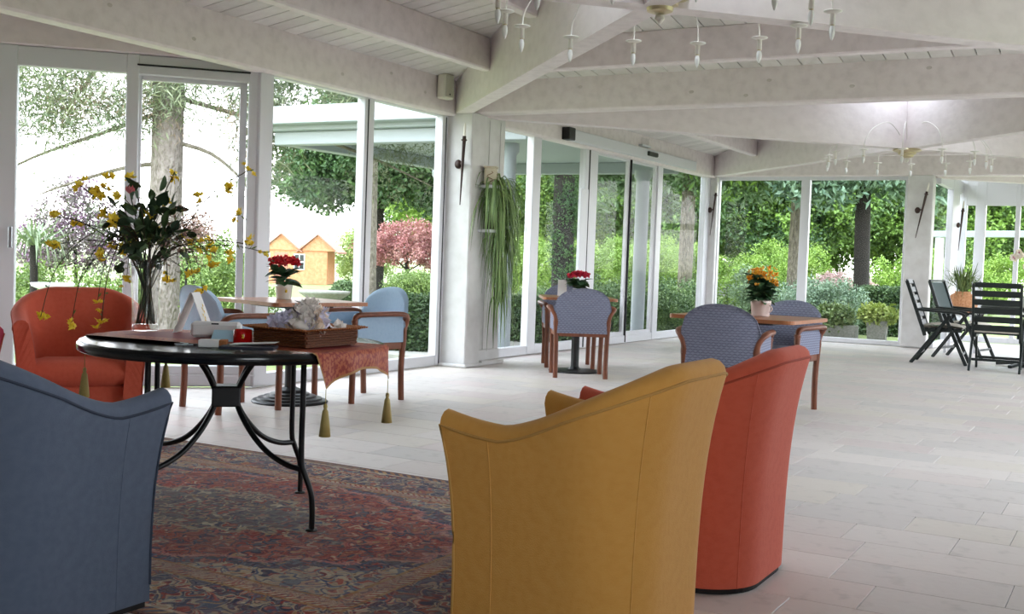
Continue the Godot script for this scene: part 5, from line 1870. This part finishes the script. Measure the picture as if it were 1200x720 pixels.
func build_garden() -> void:
	M.hedge_core = mat(Color(0.12, 0.16, 0.09), 1.0)
	CL.big = clump_mesh(64, 0.45, 0.15, 0.085)
	CL.mid = clump_mesh(44, 0.26, 0.10, 0.055)
	CL.tiny = clump_mesh(14, 0.07, 0.05, 0.032)
	CL.droop = clump_mesh(70, 0.38, 0.15, 0.016, 0.7)
	CL.fan = clump_mesh(60, 0.42, 0.15, 0.06, 0.15)
	# ground
	var g := struct("ground", "lawn around the pavilion")
	var st := tool()
	span(st, Vector3(-120, -0.4, -150), Vector3(80, -0.10, 60), 0.0)
	part(g, "lawn", st, M.grass)
	st = tool()
	span(st, Vector3(-10.2, -0.1, -16.6), Vector3(-6.25, -0.03, -10.4), 0.01)
	part(g, "porch_paving", st, M.paving)
	st = tool()
	span(st, Vector3(1.3, -0.1, -19.0), Vector3(7.0, -0.03, 5.0), 0.01)
	part(g, "terrace_paving", st, M.paving)  # unseen pale ground added to cut green bounce through the right windows
	st = tool()
	span(st, Vector3(-6.4, -0.1, -18.4), Vector3(-2.9, -0.03, -17.3), 0.01)
	part(g, "edge_paving", st, M.paving)
	st = tool()
	var dp := (at(760, 60) - at(240, 24)).normalized()
	bar(st, at(150, 22, -0.11) , at(1400, 46, -0.11), 5.0, 0.06, 0.0)
	part(g, "gravel_drive", st, M.gravel)
	var nm := Color(0.16, 0.25, 0.07)
	var nb := Color(0.24, 0.34, 0.08)
	# entrance canopy outside the automatic door
	var t := thing("entrance_canopy", "flat white canopy on posts outside the sliding door", "canopy", Vector3(-8.08, 0, -13.6))
	st = tool()
	span(st, Vector3(-1.85, 2.62, -2.5), Vector3(1.92, 2.70, 2.5), 0.01)
	part(t, "soffit", st, M.canopy)
	for z in [-2.3, 2.3]:
		st = tool()
		span(st, Vector3(-1.85, 2.45, z - 0.09), Vector3(1.88, 2.62, z + 0.09), 0.01)
		part(t, "beam", st, M.canopy)
	st = tool()
	span(st, Vector3(-1.85, 2.455, -2.2), Vector3(-1.67, 2.62, 2.2), 0.01)
	part(t, "beam", st, M.canopy)
	st = tool()
	span(st, Vector3(-2.0, 2.68, -2.7), Vector3(1.92, 2.90, 2.7), 0.01)
	part(t, "fascia", st, M.canopy)
	for p in [Vector3(1.40, 0, 1.95), Vector3(1.53, 0, -1.85), Vector3(-1.75, 0, -1.4)]:
		st = tool()
		lathe(st, [[0.10, -0.05], [0.10, 2.32], [0.13, 2.36], [0.13, 2.46]], 24, p)
		part(t, "post", st, M.canopy)
	hedge("clipped_hedge", "low clipped hedge outside the double window", at(494, 13.4, -0.08), 0.45, Vector3(1.0, 0.64, 0.6), 2200)
	hedge("clipped_hedge", "low clipped hedge seen past the round white porch post", at(618, 15.5, -0.08), 0.0, Vector3(2.2, 0.6, 0.6), 2600)
	hedge("clipped_hedge", "tall clipped hedge block outside the picture window at its right", at(1060, 21.0, -0.1), 0.1, Vector3(1.5, 0.85, 0.8), 3200)
	# the pale conifer by the slanting door
	var pc := Color(0.12, 0.16, 0.09)
	var pd := Color(0.22, 0.24, 0.13)
	tree("conifer_tree", "pale barked conifer with drooping sprays outside the slanting door", at(190, 15.0, -0.1), 6.5, 0.21, M.pale_bark, [[V(-1.5, 3.9, 1.0), V(1.9, 0.75, 1.3)], [V(1.2, 4.1, -0.9), V(1.5, 0.8, 1.2)], [V(2.6, 3.6, -1.4), V(1.2, 0.7, 1.0)], [V(0.2, 3.3, 0.2), V(0.5, 0.4, 0.5)], [V(0.9, 3.1, -0.8), V(0.6, 0.9, 0.6)], [V(-1.3, 3.0, 0.8), V(1.2, 0.45, 0.8)], [V(-0.2, 3.0, 0.3), V(0.45, 0.6, 0.4)]], 470, CL.droop, pc, pd, 10)
	var ct := get_node("conifer_tree")
	for e in [[V(0, 3.0, 0), V(-0.6, 2.7, 0.4), V(-1.5, 2.3, 0.9), V(-2.0, 1.95, 1.2)], [V(0, 2.3, 0), V(-0.5, 2.2, 0.3), V(-1.1, 1.95, 0.7), V(-1.4, 1.8, 0.9)], [V(0, 2.6, 0), V(0.5, 2.45, -0.3), V(0.9, 2.1, -0.5), V(1.1, 1.75, -0.6)], [V(0, 3.2, 0), V(1.4, 2.8, -0.8), V(2.3, 2.5, -1.3), V(3.2, 2.1, -1.6)]]:
		st = tool()
		tube(st, smooth_path(e, 4), [0.034, 0.033, 0.031, 0.029, 0.027, 0.025, 0.023, 0.021, 0.018, 0.016, 0.013, 0.01, 0.007], 7)
		part(ct, "branch", st, M.bark)
	scatter(ct, "hanging_sprays", CL.droop, M.leaf, [[V(-1.9, 2.2, 1.1), V(0.7, 0.4, 0.6)], [V(1.0, 2.1, -0.6), V(0.5, 0.7, 0.5)], [V(2.9, 2.4, -1.5), V(0.9, 0.6, 0.6)], [V(-1.2, 2.5, 0.8), V(0.8, 0.35, 0.6)]], 90, pc, pd, 0.35, 0.7)
	scatter(ct, "brown_sprays", CL.droop, M.leaf, [[V(0.05, 3.0, 0.25), V(0.3, 0.45, 0.3)], [V(-0.9, 3.1, 0.6), V(0.5, 0.5, 0.5)], [V(0.8, 2.9, -0.6), V(0.4, 0.5, 0.4)]], 60, Color(0.26, 0.18, 0.12), Color(0.34, 0.26, 0.18), 0.4, 0.7)
	# left garden shrubs
	shrub("lilac_bush", "mauve flowering bush outside the fixed light beside the sliding door", at(82, 17.0, -0.1), [[V(0, 1.5, 0), V(0.55, 0.75, 0.6)], [V(0.4, 1.2, -0.3), V(0.5, 0.6, 0.5)], [V(-0.4, 1.1, 0.2), V(0.45, 0.6, 0.5)]], 260, CL.mid, Color(0.30, 0.16, 0.29), Color(0.20, 0.24, 0.15), 0.35, 0.7)
	t = thing("yucca", "spiky yucca rosette left of the mauve bush", "plant", at(38, 14.5, -0.1))
	st = tool()
	tube(st, [V(0, 0, 0), V(0.02, 0.5, 0), V(0, 1.15, 0)], 0.05, 8)
	part(t, "stem", st, M.dark_bark)
	spider_leaves(t, V(0, 1.12, 0), 90, Vector2(0.25, 0.5), Vector2(-0.4, 0.25), Vector3.ZERO, 0.016, Color(0.20, 0.26, 0.16), Color(0.34, 0.40, 0.26), M.leaf)
	shrub("green_bush", "low round bush at the left edge of the garden", at(45, 15.0, -0.1), [[V(0, 0.45, 0), V(0.7, 0.45, 0.6)], [V(0.8, 0.4, -0.5), V(0.6, 0.4, 0.6)]], 420, CL.mid, nm, nb, 0.3, 0.6)
	shrub("green_bush", "leafy bush behind the pale blue chair at the corner", at(255, 13.0, -0.1), [[V(0, 0.7, 0), V(0.35, 0.75, 0.4)], [V(0.3, 0.4, -0.2), V(0.4, 0.4, 0.4)]], 300, CL.mid, nm, nb, 0.25, 0.5)
	shrub("red_bush", "brownish red bush behind the bouquet", at(222, 19.0, -0.1), [[V(0, 1.35, 0), V(0.45, 0.5, 0.45)]], 120, CL.mid, Color(0.30, 0.17, 0.15), Color(0.42, 0.30, 0.26), 0.3, 0.6)
	shrub("green_bush", "wide pale bush on the lawn behind the corner post", at(248, 24.0, -0.1), [[V(0, 0.6, 0), V(1.1, 0.6, 0.9)], [V(-0.8, 0.5, 0.4), V(0.8, 0.5, 0.8)]], 300, CL.mid, nm, nb, 0.5, 0.9)
	shrub("pale_bush", "pale green bush beside the wooden playhouse", at(425, 44.0, -0.1), [[V(0, 1.1, 0), V(1.5, 1.1, 1.2)]], 240, CL.big, nb, Color(0.45, 0.55, 0.2), 0.5, 0.8)
	t = thing("bird_bath", "white stone bird bath on the lawn at the left", "bird bath", at(61, 13.5, -0.1))
	st = tool()
	lathe(st, [[0.0, 0.0], [0.14, 0.0], [0.14, 0.05], [0.06, 0.1], [0.05, 0.55], [0.09, 0.6], [0.24, 0.66], [0.25, 0.7], [0.2, 0.69], [0.0, 0.66]], 20)
	part(t, "basin", st, M.frame)
	t = thing("stone_bench", "white stone bench on the lawn behind the orange armchair", "bench", at(112, 19.0, -0.1), 0.3)
	st = tool()
	span(st, V(-0.8, 0.4, -0.22), V(0.8, 0.5, 0.22), 0.02)
	part(t, "seat", st, M.frame)
	for s in [-1, 1]:
		st = tool()
		span(st, V(s * 0.6 - 0.08, 0, -0.18), V(s * 0.6 + 0.08, 0.4, 0.18), 0.01)
		part(t, "support", st, M.frame)
	# wooden playhouse
	t = thing("wooden_playhouse", "small orange wooden playhouse with two gables across the lawn", "playhouse", at(345, 41.0, -0.1), 0.5)
	st = tool()
	span(st, V(-1.3, 0, -0.8), V(1.3, 1.25, 0.8), 0.01)
	part(t, "walls", st, M.shed)
	for k in [-0.35, 0.95]:
		st = tool()
		prism(st, [Vector2(-0.62, 1.2), Vector2(0.62, 1.2), Vector2(0, 1.75)], 1.7, Transform3D(Basis(), V(k, 0, 0)))
		part(t, "gable", st, M.shed)
		for s in [-1, 1]:
			st = tool()
			bar(st, V(k, 1.80, -1.0), V(k, 1.80, 1.0), 0.02, 0.02, 0.0)
			var q := tool()
			slabq(q, [V(k, 1.76, -0.95), V(k, 1.76, 0.95), V(k + s * 0.75, 1.12, 0.95), V(k + s * 0.75, 1.12, -0.95)], 0.05)
			part(t, "roof", q, M.shed_roof)
	for k in [-0.95, 0.30]:
		st = tool()
		span(st, V(k - 0.2, 0.5, 0.79), V(k + 0.2, 1.08, 0.83), 0.01)
		var w := part(t, "window", st, M.frame)
		for c in [[-0.09, 0.65], [0.09, 0.65], [-0.09, 0.93], [0.09, 0.93]]:
			st = tool()
			span(st, V(k + c[0] - 0.07, c[1] - 0.11, 0.82), V(k + c[0] + 0.07, c[1] + 0.11, 0.84), 0.0)
			part(w, "pane", st, M.car_glass)
	st = tool()
	span(st, V(-0.6, 0, 0.79), V(-0.12, 1.1, 0.83), 0.01)
	part(t, "door", st, M.shed_roof)
	t = thing("topiary_ball", "clipped round box ball on the lawn", "topiary", at(403, 24.0, -0.1))
	st = tool()
	ball(st, V(0, 0.28, 0), V(0.22, 0.24, 0.22), 14, 10)
	part(t, "core", st, M.hedge_core)
	scatter(t, "foliage", CL.tiny, M.leaf, [[V(0, 0.28, 0), V(0.28, 0.28, 0.28)]], 800, Color(0.06, 0.11, 0.04), Color(0.14, 0.22, 0.08), 0.7, 1.1, 0.08)
	t = thing("stone_bowl", "shallow stone planter bowl outside behind the red plant", "planter", at(380, 12.5, -0.05))
	st = tool()
	lathe(st, [[0.0, 0.0], [0.12, 0.0], [0.1, 0.05], [0.08, 0.5], [0.10, 0.56], [0.28, 0.68], [0.29, 0.71], [0.24, 0.70], [0.0, 0.62]], 24)
	part(t, "bowl", st, M.concrete)
	# red japanese maple
	tree("red_maple", "small red leaved maple on the lawn behind the porch post", at(478, 30.0, -0.1), 1.3, 0.07, M.dark_bark, [[V(0, 1.5, 0), V(1.1, 0.55, 1.0)], [V(0.9, 1.2, -0.4), V(0.8, 0.45, 0.7)], [V(-0.8, 1.3, 0.3), V(0.7, 0.4, 0.7)]], 420, CL.mid, Color(0.36, 0.12, 0.13), Color(0.48, 0.24, 0.22), 4, 0.5, 0.9)
	shrub("green_bush", "light green bush at the foot of the red maple", at(486, 26.0, -0.1), [[V(0, 0.4, 0), V(0.8, 0.4, 0.6)]], 260, CL.mid, nm, nb, 0.4, 0.7)
	# trees behind the canopy and behind the long glass side
	var dk := Color(0.035, 0.085, 0.03)
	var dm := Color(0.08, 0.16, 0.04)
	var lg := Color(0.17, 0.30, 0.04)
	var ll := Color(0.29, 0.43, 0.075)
	tree("broadleaf_tree", "dark spreading tree beyond the lawn behind the canopy", at(440, 34.0, -0.1), 2.9, 0.22, M.dark_bark, [[V(0, 4.6, 0), V(2.3, 1.9, 2.2)], [V(-1.6, 3.6, 0.8), V(1.5, 1.0, 1.4)], [V(1.8, 3.8, -0.9), V(1.6, 1.3, 1.4)]], 900, CL.big, dk, dm)
	tree("broadleaf_tree", "tall tree whose crown shows over the canopy roof", at(430, 26.0, -0.1), 6.2, 0.2, M.bark, [[V(0, 6.3, 0), V(2.4, 1.9, 2.2)], [V(1.6, 5.4, -0.9), V(1.5, 1.0, 1.4)]], 420, CL.droop, pc, pd, 6)
	tree("ivy_tree", "ivy clad trunk standing behind the sliding door", at(659, 22.5, -0.1), 6.0, 0.22, M.dark_bark, [[V(0, 5.2, 0), V(2.6, 1.5, 2.4)], [V(-1.4, 4.2, 0.7), V(1.6, 0.9, 1.5)], [V(1.3, 4.4, -0.7), V(1.4, 0.9, 1.4)]], 700, CL.big, dk, dm)
	scatter(get_node("ivy_tree"), "ivy", CL.mid, M.leaf, [[V(0, 1.9, 0), V(0.28, 2.0, 0.28)]], 260, dk, dm, 0.35, 0.6, 0.2)
	tree("broadleaf_tree", "grey trunked tree behind the right end of the sliding door", at(801, 25.0, -0.1), 5.0, 0.16, M.bark, [[V(0, 4.6, 0), V(2.3, 1.7, 2.2)], [V(-1.5, 3.6, 0.8), V(1.3, 0.9, 1.3)], [V(1.3, 3.7, -0.7), V(1.3, 0.9, 1.3)]], 760, CL.fan, Color(0.10, 0.18, 0.09), Color(0.26, 0.38, 0.20))
	tree("broadleaf_tree", "tree with pale mossy trunk behind the left pane of the picture window", at(929, 24.0, -0.1), 6.0, 0.165, M.bark, [[V(0, 5.0, 0), V(2.4, 1.5, 2.2)], [V(-1.3, 4.0, 0.7), V(1.4, 0.9, 1.3)]], 620, CL.fan, dm, lg)
	tree("dark_tree", "tree with dark trunk and bluish foliage behind the right pane of the picture window", at(1010, 22.5, -0.1), 5.0, 0.155, M.dark_bark, [[V(0.4, 3.7, 0), V(1.5, 0.8, 1.3)], [V(-0.8, 3.2, 0.5), V(1.0, 0.5, 0.9)], [V(1.0, 3.1, -0.4), V(0.8, 0.4, 0.8)], [V(0, 5.0, 0), V(2.2, 1.2, 2.0)]], 900, CL.fan, Color(0.09, 0.17, 0.11), Color(0.26, 0.38, 0.26), 7)
	# wooded edge closing the view
	var edge := [
		[560, 40, "bright green tree at the far edge left of the porch post", lg, ll], [620, 44, "tall green tree behind the round porch post", dm, lg], [690, 38, "leafy tree behind the middle of the sliding door", dm, ll],
		[745, 42, "yellow green tree behind the sliding leaves", lg, ll], [800, 36, "tall green tree near the corner column", dm, lg], [866, 46, "bright tree left in the picture window", dm, ll],
		[905, 34, "dense tree between corner column and pale trunk", dk, lg], [965, 42, "light green tree between the two trunks", lg, ll], [1040, 38, "yellow green tree at the right of the picture window", lg, ll],
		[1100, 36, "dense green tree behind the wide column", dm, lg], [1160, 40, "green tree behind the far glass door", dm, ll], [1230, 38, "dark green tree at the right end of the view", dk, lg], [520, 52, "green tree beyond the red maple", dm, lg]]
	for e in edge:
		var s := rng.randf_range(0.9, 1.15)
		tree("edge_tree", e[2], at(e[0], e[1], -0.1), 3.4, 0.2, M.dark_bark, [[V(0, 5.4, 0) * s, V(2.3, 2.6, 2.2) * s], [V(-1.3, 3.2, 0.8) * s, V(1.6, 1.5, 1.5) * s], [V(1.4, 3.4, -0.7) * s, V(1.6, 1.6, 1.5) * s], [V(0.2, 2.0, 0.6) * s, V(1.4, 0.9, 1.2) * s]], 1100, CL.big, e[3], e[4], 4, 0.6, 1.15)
	for e in [[700, 19.0, 0.75, "dense bush outside beside the first sliding leaf"], [752, 18.5, 0.85, "dense bush outside behind the door opening"], [790, 20.0, 0.8, "bush outside the last pane of the sliding door"], [640, 19.5, 0.6, "bush outside behind the red plant by the door"]]:
		shrub("green_bush", e[3], at(e[0], e[1], -0.1), [[V(0, e[2] * 0.6, 0), V(0.6, e[2] * 0.6, 0.5)], [V(0.4, e[2] * 0.4, -0.2), V(0.5, e[2] * 0.5, 0.5)]], 330, CL.mid, Color(0.06, 0.12, 0.05), Color(0.20, 0.30, 0.10), 0.3, 0.6)
	for e in [[585, 31, "light green thicket seen past the round porch post"], [632, 30, "light green thicket left of the ivy clad trunk"], [690, 31, "light green thicket right of the ivy clad trunk"], [735, 30, "yellow green thicket behind the sliding leaves"], [778, 32, "light green thicket near the right end of the sliding door"], [868, 31, "light green thicket behind the orange flowering plant"], [905, 30, "light green thicket left of the mossy trunk"], [1045, 30, "light green thicket above the tall hedge block"], [1150, 32, "light green thicket behind the far glass door"]]:
		shrub("thicket", e[2], at(e[0], e[1], -0.1), [[V(0, 0.85, 0), V(0.95, 0.75, 0.8)], [V(0.7, 1.3, -0.4), V(0.7, 0.6, 0.6)]], 300, CL.mid, lg, ll, 0.45, 0.85)
	shrub("blue_shrub", "bluish green shrub between the two trunks", at(972, 20.2, -0.1), [[V(0, 0.55, 0), V(0.7, 0.5, 0.5)], [V(-0.5, 0.5, 0.3), V(0.5, 0.45, 0.4)]], 420, CL.mid, Color(0.14, 0.22, 0.14), Color(0.30, 0.40, 0.28), 0.3, 0.6)
	shrub("blue_shrub", "bluish green shrub behind the orange flowering plant", at(885, 21.0, -0.1), [[V(0, 0.6, 0), V(0.5, 0.6, 0.5)]], 260, CL.mid, Color(0.12, 0.18, 0.10), Color(0.26, 0.36, 0.2), 0.3, 0.6)
	shrub("pink_shrub", "pink flowering shrub beside the dark trunk", at(985, 27.0, -0.1), [[V(0, 0.75, 0), V(0.8, 0.35, 0.6)]], 200, CL.mid, Color(0.48, 0.30, 0.32), Color(0.56, 0.42, 0.42), 0.4, 0.7)
	# planters right outside the picture window
	t = thing("concrete_trough", "long concrete trough with grasses outside the picture window", "planter", Vector3(-4.22, -0.03, -18.05), 0.05)
	st = tool()
	span(st, V(-0.30, 0, -0.16), V(0.30, 0.26, 0.16), 0.015)
	part(t, "trough", st, M.concrete)
	spider_leaves(t, V(-0.15, 0.24, 0), 140, Vector2(0.1, 0.34), Vector2(-0.34, 0.02), Vector3.ZERO, 0.010, Color(0.14, 0.22, 0.06), Color(0.36, 0.46, 0.18), M.leaf)
	scatter(t, "low_leaves", CL.tiny, M.leaf, [[V(-0.05, 0.36, 0), V(0.30, 0.2, 0.2)]], 300, Color(0.12, 0.2, 0.06), Color(0.34, 0.42, 0.18), 0.8, 1.5)
	t = thing("concrete_pot", "square concrete pot with lime green leaves outside the picture window", "planter", Vector3(-3.62, -0.03, -18.1), 0.1)
	st = tool()
	prism(st, [Vector2(-0.13, 0), Vector2(0.13, 0), Vector2(0.155, 0.36), Vector2(-0.155, 0.36)], 0.30)
	part(t, "pot", st, M.concrete)
	scatter(t, "leaves", CL.tiny, M.leaf, [[V(0, 0.44, 0), V(0.26, 0.13, 0.22)]], 240, Color(0.30, 0.40, 0.08), Color(0.48, 0.55, 0.16), 0.9, 1.6)
	t = thing("concrete_pot", "round concrete pot with dark leaves left of the trough", "planter", Vector3(-4.85, -0.03, -18.0))
	st = tool()
	lathe(st, [[0.0, 0.0], [0.14, 0.0], [0.18, 0.22], [0.16, 0.22], [0.0, 0.2]], 20)
	part(t, "pot", st, M.concrete)
	scatter(t, "leaves", CL.tiny, M.leaf, [[V(0, 0.34, 0), V(0.3, 0.22, 0.25)]], 260, Color(0.05, 0.10, 0.03), Color(0.16, 0.26, 0.08), 0.9, 1.6)
	t = thing("garden_pebbles", "strip of white pebbles along the sill of the picture window", "pebbles", Vector3(-4.2, -0.03, -17.55))
	st = tool()
	for k in 420:
		var s := rng.randf_range(0.015, 0.035)
		ball(st, V(rng.randf_range(-0.85, 0.85), s * 0.5 + rng.randf() * 0.03, rng.randf_range(-0.13, 0.13)), V(s, s * 0.7, s * 0.9), 6, 4)
	part(t, "stones", st, mat(Color(0.82, 0.81, 0.79), 0.8))
	t.set_meta("kind", "stuff")
	parked_car()
	# wing of the building seen through the far glass door
	t = thing("porch_rail", "white porch beam and posts seen through the far glass door", "porch", at(1180, 27.0, -0.1), -0.5)
	st = tool()
	span(st, V(-2.2, 2.12, -0.1), V(2.6, 2.28, 0.1), 0.01)
	part(t, "beam", st, M.canopy)
	for x in [-2.0, 2.4]:
		st = tool()
		span(st, V(x - 0.08, 0, -0.08), V(x + 0.08, 2.12, 0.08), 0.01)
		part(t, "post", st, M.frame)

func parked_car() -> void:
	var t := thing("parked_car", "white car parked outside beyond the corner column", "car", at(836, 37.0, -0.1), 1.9)
	# length along z, body lofted from side profile stations
	var prof := [[-1.95, 0.35, 0.75, 0.70], [-1.85, 0.22, 0.95, 0.80], [-1.2, 0.2, 1.0, 0.86], [-0.7, 0.2, 1.02, 0.87], [0.6, 0.2, 0.98, 0.87], [1.4, 0.2, 0.92, 0.85], [1.9, 0.22, 0.75, 0.78], [2.0, 0.35, 0.62, 0.68]]
	var rows := []
	for p in prof:
		var row := []
		for q in [[-1.0, 0.0], [-1.03, 0.4], [-1.0, 0.85], [-0.88, 1.0], [0.88, 1.0], [1.0, 0.85], [1.03, 0.4], [1.0, 0.0]]:
			row.append(V(q[0] * p[3], lerpf(p[1], p[2], q[1]), p[0]))
		rows.append(row)
	var st := tool()
	sheet(st, rows, true)
	st.set_smooth_group(-1)
	face_out(st, rows[0], V(0, 0.6, 0)); face_out(st, rows[7], V(0, 0.6, 0))
	part(t, "body", st, M.car_paint)
	st = tool()
	var cab := []
	for p in [[-1.7, 0.98, 0.78, 0.98], [-1.3, 1.44, 0.62, 1.0], [0.0, 1.5, 0.62, 1.0], [0.95, 0.98, 0.76, 0.95]]:
		cab.append([V(-0.80, 0.95, p[0]), V(-p[2], p[1], p[0]), V(p[2], p[1], p[0]), V(0.80, 0.95, p[0])])
	sheet(st, cab, true, -1)
	part(t, "windows", st, M.car_glass)
	st = tool()
	var roof := [[V(-0.64, 1.43, -1.32), V(0.64, 1.43, -1.32)], [V(-0.64, 1.50, -0.7), V(0.64, 1.50, -0.7)], [V(-0.64, 1.515, 0.0), V(0.64, 1.515, 0.0)]]
	sheet(st, roof)
	for s in [-1, 1]:
		tube(st, [V(s * 0.64, 1.5, 0.0), V(s * 0.77, 0.98, 0.95)], 0.035, 6)
		tube(st, [V(s * 0.64, 1.48, -0.55), V(s * 0.80, 0.98, -0.5)], 0.03, 6)
		tube(st, [V(s * 0.64, 1.43, -1.32), V(s * 0.79, 0.98, -1.7)], 0.05, 6)
	part(t, "roof", st, M.car_paint)
	for s in [-1, 1]:
		for z in [-1.2, 1.3]:
			st = tool()
			tube(st, [V(s * 0.68, 0.31, z), V(s * 0.9, 0.31, z)], 0.31, 20)
			var w := part(t, "wheel", st, M.tyre)
			st = tool()
			tube(st, [V(s * 0.88, 0.31, z), V(s * 0.915, 0.31, z)], 0.2, 16)
			part(w, "hub_cap", st, M.rim_metal)
		st = tool()
		ball(st, V(s * 0.6, 0.66, 1.93), V(0.14, 0.08, 0.06), 10, 6)
		part(t, "headlamp", st, M.bulb)
		st = tool()
		ball(st, V(s * 0.95, 0.98, 0.62), V(0.09, 0.07, 0.05), 8, 6)
		part(t, "mirror", st, M.car_paint)
